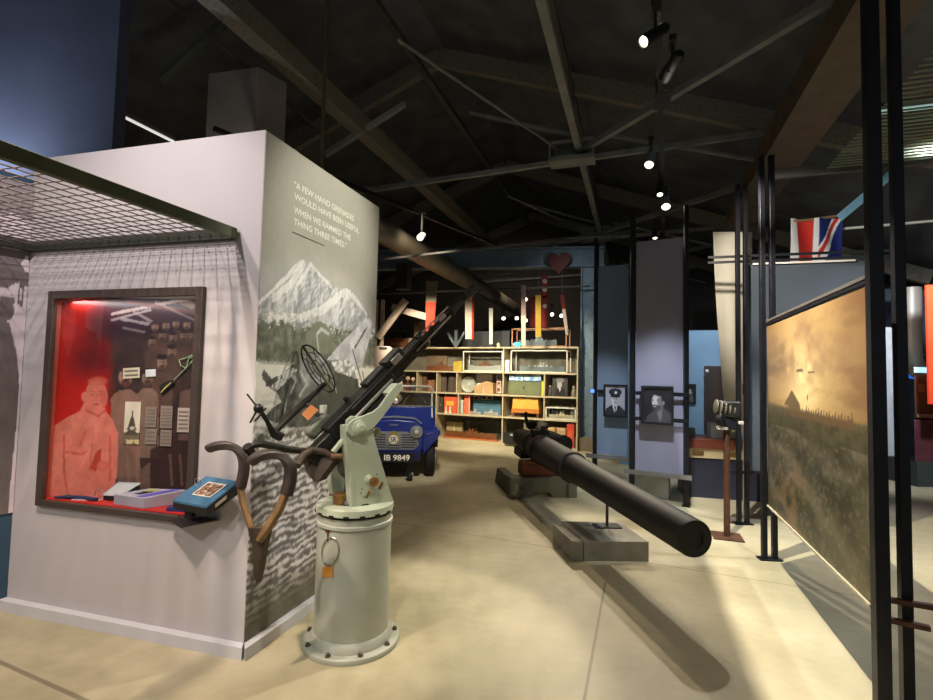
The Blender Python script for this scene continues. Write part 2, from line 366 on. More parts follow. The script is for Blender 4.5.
for cx in (.20, .70):
    pc.put(pc.ell(cx+.12, .605, .075, .033), grey); pc.put(pc.poly([(cx+.06, .62), (cx+.2, .625), (cx+.19, .645), (cx+.07, .645)]), grey)
    pc.put(pc.poly([(cx-.30, 0), (cx-.28, .45), (cx-.12, .56), (cx+.08, .58), (cx+.16, .57), (cx+.185, .54), (cx+.24, .48), (cx+.27, .42), (cx+.285, .36), (cx+.28, .26), (cx+.265, .12), (cx+.26, 0)]), grey)
pc.c *= (.92+.16*pc.noise(30, 40, 5))[..., None]
o = sheet('silhouette_print', pc, Lq+LD*.603+LN*.008+ZZ*.60, -LD*.6, ZZ*2.15, .006)
tag(o, 'grey soldier silhouette print on the dark blue alcove wall', 'wall print')

# mural on the long side
MW, MH, MZ = W2-.004, H-.07, .066
def mu(px, py):
    s, z = f2px(px, py); return (s/MW, (z-MZ)/MH)
pc = Pic(190, 380, (184, 182, 170)); U, Wv = pc.U, pc.W
n = pc.noise(5, 9, 11); n2 = pc.noise(20, 40, 12); n3 = pc.noise(70, 130, 13, 3); n4 = pc.noise(34, 60, 14, 4)
def tone(mask, lo, hi, t, a=1):
    t = np.clip(t, 0, 1)[..., None]; m = (np.asarray(mask, float)*a)[..., None]; pc.c = pc.c*(1-m)+(np.asarray(lo, float)*(1-t)+np.asarray(hi, float)*t)*m
def shade(f, gx, gy, k):                      # slope shading of a height field
    a, b = np.gradient(f); return .5+k*(b*gx*f.shape[1]+a*gy*f.shape[0])
fog = np.clip((mu(300, 252)[1]+.02*np.sin(U*5)-Wv)/.10+.9*(n-.5), 0, 1); pc.put(fog, (142, 144, 143), .8)
mt = [mu(250, 309), mu(256, 304), mu(262, 297), mu(270, 290), mu(278, 281), mu(285, 275), mu(293, 265), mu(302, 259), mu(306, 263), mu(310, 262), mu(316, 269), mu(322, 276), mu(328, 281), mu(333, 287), mu(340, 289), mu(346, 288), mu(351, 291), mu(356, 297), mu(364, 309), mu(374, 328), mu(380, 365), mu(250, 365)]
hf = pc.noise(5, 8, 15, 6)+.35*np.abs(pc.noise(9, 14, 16, 5)-.5)
sh_ = shade(hf, -1, .25, .11)
mk = pc.poly(mt); tone(mk, (132, 134, 136), (204, 204, 204), sh_); 
for a_, b_, q_ in ((mu(302, 260), mu(258, 301), .010), (mu(303, 262), mu(290, 284), .012), (mu(290, 284), mu(272, 298), .010), (mu(311, 263), mu(298, 283), .008), (mu(346, 290), mu(320, 311), .012), (mu(320, 311), mu(300, 318), .010), (mu(300, 318), mu(266, 317), .009), (mu(346, 289), mu(366, 312), .008), (mu(348, 290), mu(340, 312), .006), (mu(310, 264), mu(331, 287), .005)): pc.put(pc.seg(a_, b_, q_+.008*(n4-.5)) & mk, (222, 222, 218), .7)
low = mk*np.clip((mu(300, 300)[1]-Wv)/.05, 0, 1)*(n3 > .56); pc.put(low, (120, 122, 118), .55)
fr = pc.poly([mu(250, 312), mu(256, 312), mu(262, 320), mu(268, 324), mu(276, 319), mu(282, 320), mu(292, 326), mu(300, 329), mu(308, 325), mu(318, 322), mu(330, 326), mu(340, 330), mu(358, 330), mu(380, 326), mu(380, 374), mu(250, 362)])
topf = np.clip((mu(300, 322)[1]-Wv)/.045, 0, 1); tone(fr & (n3+.5*topf > .5), (84, 88, 74), (150, 154, 134), (n4-.28)*1.5+.35*(n3-.5))
tone(pc.poly([mu(300, 354), mu(306, 334), mu(312, 325), mu(318, 321), mu(325, 324), mu(330, 330), mu(336, 354)]), (108, 112, 94), (128, 132, 112), n4)
shore = mu(262, 362)[1]; lk = Wv < shore
tone(lk, (214, 212, 200), (232, 230, 218), n2); pc.put((np.abs(Wv-shore) < .004+.006*(n2-.3)) & (n3 > .4), (150, 150, 140), .8)
depth = np.clip((mu(262, 388)[1]-Wv)/.34, 0, 1)
wv = np.sin(Wv*400+8*n+7*n2-U*4)+.7*np.sin(Wv*250+11*n2+U*5)+4.2*(n4-.5)
tone(lk, (104, 100, 102), (232, 229, 232), .46+.62*wv+.2*(n3-.5)*2, np.clip(depth*1.7, 0, .9))
pc.put(lk & (n4+.15*(n3-.5) > .56+.5*np.abs(Wv-mu(285, 437)[1])/.06), (92, 92, 82), .75)
tone(lk, (84, 82, 66), (120, 116, 96), n2, np.clip((mu(300, 560)[1]-Wv)/.07+.8*(n-.5), 0, 1)*.92)
# the wreck
hull = [mu(268, 387), mu(273, 380), mu(282, 374), mu(290, 366), mu(300, 360), mu(308, 352), mu(316, 352), mu(322, 355), mu(335, 352), mu(345, 350), mu(352, 362), mu(357, 374), mu(358, 384), mu(352, 412), mu(338, 416), mu(325, 420), mu(308, 426), mu(290, 428), mu(262, 418), mu(272, 408), mu(281, 402), mu(276, 393)]
hm = pc.poly(hull); tone(hm, (74, 75, 66), (132, 133, 124), (n4-.3)*1.8)
tone(pc.poly([mu(296, 364), mu(308, 352), mu(322, 356), mu(330, 372), mu(318, 392), mu(306, 400)]), (112, 112, 108), (190, 190, 188), (n2-.35)*2)
pc.put(pc.poly([mu(269, 387), mu(276, 379), mu(290, 367), mu(297, 370), mu(284, 383), mu(277, 390)]) & (n3 > .38), (218, 218, 216), .9)
fin = pc.poly([mu(326, 360), mu(336, 348), mu(345, 338), mu(355, 329), mu(365, 318), mu(371, 321), mu(370, 335), mu(366, 350), mu(362, 366), mu(352, 366), mu(345, 360)]); tone(fin, (168, 168, 172), (214, 214, 216), (n2-.3)*2)
tone(pc.poly([mu(330, 362), mu(345, 358), mu(356, 368), mu(359, 380), mu(348, 376), mu(336, 372)]), (140, 140, 138), (244, 244, 242), (n3-.3)*2.4)
tone(pc.poly([mu(318, 400), mu(330, 386), mu(342, 376), mu(350, 378), mu(358, 384), mu(352, 412), mu(334, 416), mu(320, 412)]), (72, 72, 64), (98, 98, 88), n2)
for a_, b_, q in ((mu(263, 375), mu(270, 383), .010), (mu(266, 384), mu(276, 379), .006), (mu(366, 328), mu(354, 348), .004), (mu(352, 350), mu(362, 385), .004), (mu(355, 385), mu(365, 396), .006), (mu(362, 372), mu(366, 396), .004)): pc.put(pc.seg(a_, b_, q), (62, 62, 56), .85)
for a_, b_, q in ((mu(318, 352), mu(316, 334), .005), (mu(316, 334), mu(321, 329), .005), (mu(321, 329), mu(328, 334), .004), (mu(288, 372), mu(296, 380), .005), (mu(296, 380), mu(290, 392), .005), (mu(300, 372), mu(306, 384), .004), (mu(306, 384), mu(299, 396), .004), (mu(286, 400), mu(284, 412), .004), (mu(330, 372), mu(336, 392), .003)): pc.put(pc.seg(a_, b_, q), (196, 196, 188), .8)
pc.c *= (.97+.06*n3)[..., None]
mural = sheet('wall_mural', pc, F2(.002, MZ, .004), S2*MW, ZZ*MH, .003)
tag(mural, 'grey mountain and lake mural with a white quotation, on the display wall side', 'mural')
INKW = mat('white_lettering', (244, 244, 232), .6, 0, .02, 5)
for i, (t, a_, b_) in enumerate((('\u201cA FEW HAND GRENADES', (293, 189), (353.5, 219)), ('WOULD HAVE BEEN USEFUL', (293.5, 202), (358.5, 233)), ('WHEN WE RAMMED THE', (293, 214), (350, 239)), ('THING THREE TIMES.\u201d', (293, 227), (346, 246)))):
    s0, z0 = f2px(*a_); s1, z1 = f2px(*b_)
    o = text_mb(t, F2(s0, 2.692-i*.073-.012*(i>1), .0046), S2, ZZ, s1-s0, .042, lift=.0004).build('lettering', INKW, mural)
s0, z0 = f2px(292, 232); s1, z1 = f2px(324, 246)
z0 = 2.692-3*.073-.062
MB().box(F2((s0+s1)/2, z0, .0055), s1-s0, .002, .006, S2).build('underline', mat('dark_grey_ink', (90, 88, 80)), mural)

# ---------------------------------------------------------------- mesh canopy over the alcove
GRN = mat('olive_green_steel', (88, 94, 70), .6, .1, .18, 8, bump=.1); WIRE = mat('wire_steel', (112, 104, 98), .5, .4, .1, 20)
CZ = 2.33; cs0 = .165
cr = F1(cs0, CZ, .015); cl = F1(W1-.035, CZ, .015)
p2 = D(0, 156, 1.78); fd = (V((p2.x, p2.y, CZ))-cr); fd.z = 0; fd.normalize()
rl = 2.3
cn = thing('mesh_canopy', cr, 'olive green framed wire mesh canopy projecting over the soldier alcove', 'canopy')
MB().bar(cr+fd*(-.0), cr+fd*rl, .035, .062).build('side_rail', GRN, cn, bevel=.003)
MB().bar(cr+ZZ*.0, cl, .04, .062).build('wall_rail', mat('dark_green_steel', (46, 48, 38), .6, .1, .2, 8), cn)
MB().bar(cl+LN*.03, cl+LD*1.8+LN*.035, .04, .062).build('wall_rail', MATS['dark_green_steel'], cn)
ws = MB()
def wire(p, q): ws.tube([p, q], .0034, 4, False)
# wires parallel to the side rail and across
st = .075; nW = int((cl-cr).length/st); Lc = (cl-cr).normalized()
for i in range(1, nW+14):
    a = cr+Lc*(st*i)
    if i > nW:                                   # beyond the corner they start at the other wall rail
        t = (st*i-(cl-cr).length)
        # intersection of line a+fd*k with cl+LD*m
        det = fd.x*(-LD.y)-fd.y*(-LD.x); dx, dy = cl.x-a.x, cl.y-a.y
        k = (dx*(-LD.y)-dy*(-LD.x))/det
        if k < 0 or k > rl: continue
        a = a+fd*k; ln = rl-k
    else: ln = rl
    wire(a, a+fd*ln)
for j in range(1, int(rl/st)):
    a = cr+fd*(st*j); det = Lc.x*(-LD.y)-Lc.y*(-LD.x); dx, dy = cl.x-a.x, cl.y-a.y
    k = (dx*(-LD.y)-dy*(-LD.x))/det
    if k <= 0: k = 2.0
    wire(a+ZZ*.006, a+Lc*min(k, 3.2)+ZZ*.006)
ws.build('wire_mesh', WIRE, cn)

# ---------------------------------------------------------------- recessed display case
FR = mat('dark_brown_frame', (72, 62, 56), .45, 0, .12, 6); FRS = mat('black_frame', (24, 22, 22), .4, 0, .1, 6)
dc = thing('display_case', F1((HS0+HS1)/2, HZ0, 0), 'red and black recessed display case with dark frame in the white wall', 'display case')
fw_ = .05
f_ = MB()
def fb(mb, s0, s1, z0, z1, d0, d1): mb.hexa([F1(s0, z0, d1), F1(s1, z0, d1), F1(s1, z0, d0), F1(s0, z0, d0), F1(s0, z1, d1), F1(s1, z1, d1), F1(s1, z1, d0), F1(s0, z1, d0)])
fb(f_, HS0-.018, HS0+.032, HZ0-.03, HZ1+.03, .001, .03); fb(f_, HS1-.03, HS1+.02, HZ0-.03, HZ1+.03, .001, .03)
fb(f_, HS0+.032, HS1-.03, HZ1-.022, HZ1+.03, .001, .03); fb(f_, HS0+.032, HS1-.03, HZ0-.03, HZ0+.008, .001, .03)
f_.build('frame', FR, dc, bevel=.003)
b_ = MB(); fb(b_, HS0+.03, HS1-.028, HZ0+.006, HZ1-.02, .004, .008); b_.build('glass_pane', glass(), dc)
red = mat('red_case_lining', (196, 40, 30), .6, 0, .08, 3)
b_ = MB(); fb(b_, HS0+.001, HS1-.001, HZ0+.001, HZ0+.012, -HD+.004, .0); b_.build('shelf', red, dc)
b_ = MB(); fb(b_, HS1-.012, HS1-.001, HZ0+.012, HZ1-.001, -HD+.004, 0); b_.build('side_panel', mat('cream_edge_lining', (190, 90, 70), .6), dc)
b_ = MB(); fb(b_, HS0+.001, HS0+.012, HZ0+.012, HZ1-.001, -HD+.004, 0); b_.build('side_panel', mat('dark_lining', (44, 36, 34), .6), dc)
# backdrop photograph, set slanting into the recess
BK0 = F1(HS1-.014, 0, -.035); BK1 = F1(HS0+.014, 0, -.285); BD = (BK1-BK0).normalized(); BN = V((BD.y, -BD.x, 0))
if BN.dot(N1) < 0: BN = -BN
bw, bh = HS1-HS0-.028, HZ1-HZ0-.02
pc = Pic(200, 230, (62, 46, 43)); n = pc.noise(5, 6, 21); n2 = pc.noise(14, 16, 22); n3 = pc.noise(50, 50, 25, 3); N_ = n+.5*(n2-.5)
U0, W0 = pc.U.copy(), pc.W.copy()
for jj in range(pc.ny):                       # lay the figures out in picture units of the photograph (1 unit = 100 px)
    for ii in range(pc.nx):
        q = BK0+BD*((BK1-BK0).length*U0[jj, ii])+ZZ*(HZ0+.014+bh*W0[jj, ii])-CAM; z_ = q.dot(FW)
        pc.U[jj, ii] = (466.5+F*q.dot(RT)/z_)/100; pc.W[jj, ii] = -(350-F*q.dot(UP)/z_)/100
U = pc.U
redm = np.clip((1.16-U+.10*(n-.5)*2)/.10, 0, 1)
pc.put(redm, (200, 34, 26)); pc.put(redm*np.clip((U-.66+.2*(n-.5)-(-3.45-pc.W)*-.12)/.22, 0, 1)*np.clip((pc.W+3.86)/.2, 0, 1), (104, 26, 30), .85)
pc.put((1-redm)*np.clip((n2-.45)/.2, 0, 1), (78, 58, 50), .7)
fl_m = np.clip((pc.W+3.42)/.10+.8*(n2-.5), 0, 1)*np.clip((U-.85)/.25, 0, 1); pc.put(fl_m, (50, 32, 42), .85)
for a_, b_, c_, q, al in (((1.12, -3.14), (1.96, -2.97), (168, 150, 146), .016, .8), ((1.28, -3.02), (1.98, -3.13), (96, 44, 44), .02, .8), ((1.12, -3.20), (1.50, -3.10), (150, 136, 138), .012, .8), ((1.22, -3.19), (1.48, -3.24), (150, 138, 142), .016, .8), ((1.24, -3.28), (1.44, -3.32), (140, 126, 130), .014, .7), ((1.34, -3.12), (1.52, -3.22), (144, 130, 134), .013, .7), ((1.56, -3.02), (1.94, -3.20), (150, 134, 130), .012, .6), ((1.80, -3.00), (1.92, -3.06), (170, 140, 110), .03, .5)):
    pc.put(pc.seg(a_, b_, q+.012*(n2-.5)), c_, al)
def man(cx, cy, r, skin, hair, body, wd=1.7, hgt=.5, beard=.6, tilt=0, dark=.5):
    pc.put(pc.poly([(cx-r*wd, cy-hgt), (cx-r*wd*1.02, cy-r*2.6), (cx-r*wd*.8, cy-r*2.0), (cx-r*.6, cy-r*1.5), (cx+r*.6, cy-r*1.5), (cx+r*wd*.8, cy-r*2.0), (cx+r*wd*1.02, cy-r*2.6), (cx+r*wd, cy-hgt)]), body, .9)
    pc.put(pc.ell(cx, cy, r*.86, r*1.2, tilt, .25), skin); pc.put(pc.ell(cx+r*.35, cy-.1*r, r*.5, r*.95, 0, .8), hair, dark*.5)
    pc.put(pc.ell(cx, cy+r*.98, r*.95, r*.52, tilt, .35), hair, .95); pc.put(pc.ell(cx, cy-.72*r, r*.66, r*.52, tilt, .6), hair, beard)
    for sx in (-.32, .30): pc.put(pc.ell(cx+sx*r, cy+.18*r, r*.2, r*.10, 0, .6), hair, .85)
    pc.put(pc.ell(cx-.02*r, cy-.52*r, r*.28, r*.07, 0, .4), hair, .8); pc.put(pc.seg((cx+.03*r, cy+.1*r), (cx-.06*r, cy-.2*r), r*.06), hair, .35)
sep = (146, 116, 98)
for cx, cy, r in ((1.66, -3.26, .045), (1.76, -3.24, .042), (1.87, -3.25, .044), (1.55, -3.27, .042), (1.62, -3.36, .045), (1.73, -3.38, .048), (1.84, -3.36, .046), (1.93, -3.36, .045), (1.52, -3.42, .044), (1.72, -3.52, .055)): man(cx, cy, r, (124, 98, 86), (50, 36, 35), (84, 64, 56), 1.6, .3)
man(1.62, -3.63, .06, sep, (46, 34, 32), (96, 72, 62)); man(1.475, -3.78, .068, sep, (50, 37, 35), (138, 110, 94), 1.6, .8); man(1.255, -3.77, .085, (164, 126, 108), (78, 46, 42), (152, 114, 98), 1.7, 1.0, .75)
pc.put(pc.poly([(1.18, -4.95), (1.16, -4.5), (1.22, -4.44), (1.32, -4.50), (1.40, -4.70), (1.5, -4.62), (1.55, -4.95)]), (122, 94, 82), .8); pc.put(pc.poly([(1.5, -4.9), (1.5, -4.5), (1.64, -4.42), (1.98, -4.40), (1.98, -4.9)]), (60, 40, 37), .85); pc.put(pc.poly([(1.78, -4.4), (1.80, -3.92), (1.93, -3.88), (1.94, -4.4)]), (118, 92, 84), .75)
for x_ in (1.27, 1.36, 1.70, 1.80): pc.put(pc.seg((x_, -4.55), (x_+.02, -4.85), .012), (150, 118, 92), .5)
sk, sh, sd_ = (222, 124, 106), (184, 70, 58), (232, 144, 126)
body = pc.poly([(.50, -5.02), (.49, -4.55), (.50, -4.36), (.54, -4.26), (.66, -4.18), (.80, -4.11), (.84, -4.02), (1.04, -4.02), (1.06, -4.12), (1.12, -4.18), (1.18, -4.34), (1.18, -4.60), (1.14, -5.0)])
pc.put(body, sk); pc.put(body*np.clip((n2-.42)/.25, 0, 1), sd_, .4)
pc.put(pc.ell(.965, -3.96, .115, .165, .06, .12), sk); pc.put(pc.ell(.845, -3.97, .035, .055, 0, .3), sk); pc.put(pc.ell(.975, -3.815, .115, .055, .06, .5), (206, 104, 86), .8); pc.put(pc.ell(1.04, -3.98, .05, .13, .06, .9), sh, .35)
for a_, b_, q, al in (((.86, -4.10), (.98, -4.16), .012, .5), ((.98, -4.16), (1.06, -4.10), .012, .5), ((.64, -4.36), (.64, -4.72), .012, .6), ((.64, -4.72), (.68, -4.95), .010, .6), ((.66, -4.52), (.80, -4.54), .012, .5), ((.92, -4.44), (.90, -4.70), .010, .4), ((1.10, -4.36), (1.10, -4.80), .012, .5), ((.86, -4.30), (.80, -4.46), .010, .4)): pc.put(pc.seg(a_, b_, q+.006*(n2-.5)), sh, al)
pc.put(pc.poly([(.90, -4.68), (.96, -4.52), (1.02, -4.48), (1.00, -4.64), (.95, -4.72)]), (176, 44, 36), .7); pc.put(pc.ell(1.03, -4.66, .07, .06, 0, .3), (214, 108, 92)); pc.put(pc.ell(.84, -4.53, .05, .02, .6, .8), sh, .4)
for sx in (-.045, .04): pc.put(pc.ell(.965+sx, -3.945, .022, .010, 0, .5), sh, .8); pc.put(pc.ell(.965+sx, -3.915, .028, .008, 0, .5), sh, .6)
pc.put(pc.seg((.965, -3.95), (.958, -4.0), .007), sh, .5); pc.put(pc.ell(.962, -4.045, .035, .010, 0, .5), sh, .8)
pc.put(pc.ell(.50, -3.88, .05, .15, 0, .3), sk, .9)
pc.c *= (.93+.14*n3)[..., None]; pc.U, pc.W = U0, W0
sheet('backdrop_photo', pc, BK0+ZZ*(HZ0+.014), BD*(BK1-BK0).length, ZZ*bh, .004, dc, PRINTG)
# what hangs on the backdrop and lies on the shelf
def on_back(px, py, lift=.006):
    q = PL(px, py, BK0+BN*lift, BN); return q
def card(x0, y0, x1, y1, c, lab, cat='card', name='card', lines=0, grp=None, tilt=0):
    a_, b_ = on_back(x0, y1), on_back(x1, y0); z0, z1 = a_.z, b_.z; s0 = 0; s1 = (b_-a_).dot(BD)
    cc = (a_+b_)/2; t = thing(name, V((cc.x, cc.y, z0)), lab, cat, grp)
    ex = (BD*math.cos(tilt)+ZZ*math.sin(tilt)); ez = ZZ*math.cos(tilt)-BD*math.sin(tilt)
    MB().box(cc, abs(s1-s0), .004, z1-z0, ex, None, ez).build('card_face' if name != 'photo' else 'print', c, t)
    ink = mat('faint_grey_print', (128, 116, 108), .7)
    if lines:
        m_ = MB()
        for k in range(lines):
            zz = (z1-z0)*(.42-.84*(k+.5)/lines); m_.box(cc+ez*zz+BN*.003, abs(s1-s0)*.8, .001, (z1-z0)*.22/lines*1.5, ex, None, ez)
        m_.build('print_lines', ink, t)
    return t
CR = mat('cream_card', (226, 218, 186), .6); WC = mat('white_card', (228, 234, 236), .6); TC = mat('taupe_text_panel', (156, 138, 126), .6); PK = mat('pinkish_text_panel', (196, 178, 170), .6)
card(123, 368, 140, 378, CR, 'cream printed ticket card pinned to the bearded face in the display case', lines=2, tilt=.08)
card(145.5, 369.5, 156, 376.5, WC, 'small white card right of the cream ticket in the display case', lines=0, tilt=.08)
for (x0, y0, x1, y1, c, l_, lab) in ((145, 407, 157, 427, TC, 5, 'taupe caption beside the tower photograph, upper left of five captions'), (145, 429, 157, 444, TC, 3, 'taupe caption below the upper left caption in the case'), (160, 406, 173, 428, TC, 6, 'taupe caption at the top of the middle caption column'), (160, 430, 172, 446, TC, 4, 'taupe caption at the foot of the middle caption column'), (177, 408, 190, 432, PK, 5, 'pale pinkish caption at the right of the case captions')):
    card(x0, y0, x1, y1, c, lab, 'caption', 'caption_panel', l_, 'captions in the display case')
# tower photograph
a_, b_ = on_back(123, 444), on_back(141, 402)
pc = Pic(24, 50, (232, 222, 200)); pc.put(pc.W < .28, (120, 106, 88)); pc.put((pc.W < .12) & (pc.noise(6, 8, 3) > .45), (210, 196, 150))
for cy, hw in ((.3, .42), (.42, .32), (.52, .24), (.6, .16)): pc.put(pc.poly([(.5-hw, cy-.08), (.5+hw, cy-.08), (.5+hw*.5, cy+.04), (.5-hw*.5, cy+.04)]), (88, 78, 66))
pc.put(pc.seg((.5, .55), (.5, .76), .03), (88, 78, 66)); pc.put(pc.ell(.52, .38, .16, .04), (206, 196, 176))
tag(sheet('tower_photo', pc, a_, BD*(b_-a_).dot(BD), ZZ*(b_.z-a_.z), .004), 'tall sepia photograph of a stepped tower in the display case', 'photo')
# badge with cord
bd = thing('badge_with_cord', on_back(166, 384), 'striped gold badge hanging on a pale green cord in the case', 'badge')
def ob(px, py, d=.02): return on_back(px, py, d-.01)
m_ = MB().tube([ob(x, y) for x, y in ((174, 380), (180, 374), (186, 368), (181, 366), (179, 360), (186, 358), (192, 355), (194, 359), (190, 364), (186, 369), (189, 358), (196, 356))], .004, 6); m_.build('cord', mat('pale_green_cord', (150, 178, 140), .7), bd)
bp_ = [(160, 386), (166, 382), (172, 380), (175, 383), (168, 389), (162, 394)]
MB().prism([ob(*q, .016) for q in bp_], BN*.010).build('emblem', mat('dark_badge', (36, 32, 28), .5), bd)
m_ = MB()
for k in range(3): m_.bar(ob(161+k*2.6, 392.5-k*2.6, .028), ob(166+k*2.6, 386.5-k*2.1, .028), .006, .002, N1)
m_.build('stripe', mat('gold_thread', (196, 176, 96), .5), bd)
SHZ = HZ0+.012
def sp(px, py, z=SHZ): return G(px, py, z)      # a point on the case shelf
def slab_px(name, corners, h, m, lab, cat, z=SHZ, bevel=.0):
    mb = MB().prism([sp(*c, z) for c in corners], V((0, 0, h))); return tag(mb.build(name, m, bevel=bevel), lab, cat)
# shelf items laid out on the shelf in shelf coordinates
def sd(s, d, z=0): return F1(s, SHZ+z, max(d, -.022-(HS1-.014-s)/(HS1-HS0-.028)*.25+.020))
def flat_item(name, s0, s1, d0, d1, h, m, lab, cat, rot=0, bevel=.003):
    c = sd((s0+s1)/2, (d0+d1)/2, h/2+.0005); ax = (S1*math.cos(rot)+N1*math.sin(rot)); mb = MB().box(c, abs(s1-s0), abs(d1-d0), h, ax)
    return tag(mb.build(name, m, bevel=bevel), lab, cat)
st_ = thing('folded_strap', sd(1.35, -.07), 'dark blue folded strap lying at the front of the red case shelf', 'strap')
NV = mat('navy_cloth', (40, 44, 84), .8, 0, .2, 20, bump=.2)
MB().tube([sd(1.46, -.075, .008), sd(1.38, -.06, .012), sd(1.27, -.065, .010), sd(1.16, -.05, .012)], [.008, .012, .014, .012], 8).build('band', NV, st_)
MB().box(sd(1.38, -.055, .022), .03, .02, .012, S1).build('buckle', mat('grey_metal', (140, 140, 140), .4, .6), st_)
flat_item('paper_slip', 1.16, 1.34, -.16, -.12, .002, mat('white_paper', (232, 226, 224), .7), 'white paper slip lying on the red shelf beside the wire ring', 'paper', .25, 0)
rg = MB(); cc = sd(1.18, -.12, .036)
rg.tube([cc+S1*.032*math.cos(a)+ZZ*.034*math.sin(a) for a in [2*math.pi*k/20 for k in range(20)]], .003, 6, closed=True)
tag(rg.build('wire_ring', mat('pale_metal', (200, 190, 180), .3, .7)), 'small pale metal ring standing on the shelf by the white card', 'ring')
ob_ = thing('open_booklet', sd(1.06, -.18), 'white card propped open on a black stand on the red shelf', 'booklet')
bq = [sd(1.16, -.10, .03), sd(1.02, -.09, .035), sd(.92, -.22, .11), sd(1.06, -.235, .11)]
MB().prism(bq, V((0, 0, .008))).build('page', WC, ob_)
MB().hexa([sd(1.15, -.10, .001), sd(1.01, -.09, .001), sd(.92, -.23, .001), sd(1.06, -.24, .001), sd(1.15, -.10, .026), sd(1.01, -.09, .028), sd(.92, -.23, .095), sd(1.06, -.24, .095)]).build('stand', FRS, ob_)
mbx = thing('printed_box', sd(.83, -.11), 'grey and violet printed box standing on the case shelf', 'box')
MB().hexa([sd(1.0, -.03, .001), sd(.75, -.015, .001), sd(.62, -.20, .001), sd(.86, -.215, .001), sd(1.0, -.03, .062), sd(.75, -.015, .062), sd(.62, -.20, .085), sd(.86, -.215, .085)]).build('box_body', mat('lilac_grey_card', (176, 172, 184), .6), mbx, bevel=.002)
def mt_(u, v, z=.0015):
    a = sd(1.0, -.03, .062)*(1-u)+sd(.75, -.015, .062)*u; b = sd(.86, -.215, .085)*(1-u)+sd(.62, -.20, .085)*u; return a*(1-v)+b*v+ZZ*z
def patch(name, u0, u1, v0, v1, m): MB().prism([mt_(u0, v0), mt_(u1, v0), mt_(u1, v1), mt_(u0, v1)], V((0, 0, .001))).build(name, m, mbx)
patch('violet_band', .66, .9, .05, .97, mat('violet_ink', (104, 92, 190), .6)); patch('yellow_print', .22, .44, .55, .85, mat('yellow_green_ink', (184, 184, 90), .6)); patch('dark_print', .34, .52, .25, .6, mat('navy_ink', (40, 40, 74), .6))
flat_item('blue_booklet', .47, .60, -.14, -.03, .022, mat('royal_blue_cover', (42, 56, 120), .5), 'thin dark blue booklet between the printed box and the album', 'booklet', .15)
# album on a sloping stand that juts out of the case
al = thing('album', F1(.33, .70, .10), 'blue covered album with a brown photograph, jutting out of the case at its right', 'album')
def az(px, py, d): p = PL(px, py, F1(0, 0, d), N1); return p
A1, A2, A3, A4 = az(173, 500, .06), az(206, 506, .16), az(237, 481, .09), az(206, 476, .016)
MB().hexa([A1-ZZ*.012, A2-ZZ*.012, A3-ZZ*.012, A4-ZZ*.012, A1, A2, A3, A4]).build('cover', mat('teal_blue_cover', (74, 120, 150), .5, 0, .08, 10), al)
def aq(u, v, z=0): return (A1*(1-u)+A2*u)*(1-v)+(A4*(1-u)+A3*u)*v+ZZ*z
pc = Pic(30, 24, (214, 196, 176)); pc.put(pc.noise(5, 5, 4) > .5, (150, 112, 88)); pc.put(pc.noise(9, 9, 6) > .6, (90, 62, 50)); pc.put((pc.U < .06) | (pc.U > .94) | (pc.W < .07) | (pc.W > .93), (236, 226, 212))
sheet('photo_print', pc, aq(.30, .28, .003), aq(.85, .28)-aq(.30, .28), aq(.30, .80)-aq(.30, .28), .001, al)
MB().hexa([A1-ZZ*.05+N1*-.01, A2-ZZ*.06-N1*.02, A3-ZZ*.075-N1*.01, A4-ZZ*.08, A1-ZZ*.013, A2-ZZ*.013, A3-ZZ*.013, A4-ZZ*.013]).build('page_block', mat('black_album_pages', (28, 26, 28), .6), al)
MB().box(aq(.98, .52, -.045), .07, .014, .02, (A3-A2)).build('clasp', mat('pale_clasp', (170, 160, 140), .4, .5), al)
rg = MB(); cc = aq(.12, .62, .022)
rg.tube([cc+S1*.018*math.cos(a)+ZZ*.02*math.sin(a) for a in [2*math.pi*k/16 for k in range(16)]], .002, 6, closed=True); rg.build('ring_binding', MATS['pale_metal'], al)
lc = thing('lectern_bracket', F1(.33, .66, .02), 'dark wedge bracket under the blue album at the case corner', 'bracket')
MB().hexa([F1(.50, .672, .031), F1(.33, .672, .031), F1(.20, .70, .001), F1(.20, .70, .001)+S1*.1, F1(.50, .694, .06), F1(.33, .682, .125), F1(.165, .722, .03), F1(.30, .722, .032)]).build('bracket_body', FRS, lc)
# ================================================================== ANTI-AIRCRAFT GUN
GP = mat('pale_green_gun_paint', (188, 196, 172), .45, 0, .1, 4, bump=.06, bscale=30)
GPG = mat('grey_green_pedestal_paint', (170, 173, 158), .42, 0, .1, 3, bump=.05, bscale=40)
GM = mat('dark_gun_metal', (44, 43, 40), .38, .55, .25, 18, bump=.12)
GM2 = mat('worn_brown_metal', (74, 62, 52), .5, .4, .3, 14, bump=.15)
BR = mat('worn_bright_steel', (170, 166, 156), .3, .7, .2, 20)
BRASS = mat('aged_brass', (150, 112, 62), .4, .7, .25, 14)
PC = V((-.635, 2.99, 0)); PR = .213
gun = thing('anti_aircraft_gun', PC, 'anti-aircraft gun with long upward barrel on a grey-green pedestal beside the mural', 'gun')
bs = MB().lathe(PC, ZZ, [(0, .275), (.012, .279), (.026, .276), (.032, .268), (.033, .235)], 56); base = bs.build('base_flange', GPG, gun)
for k in range(9):
    a = 2*math.pi*(k+.35)/9; c = PC+V((math.cos(a)*.252, math.sin(a)*.252, .033))
    (MB().lathe(c, ZZ, [(0, .016), (.006, .016), (.007, .011), (.016, .011), (.018, .008)], 6)).build('bolt', mat('chipped_bolt', (92, 84, 66), .5, .4, .2, 20), base)
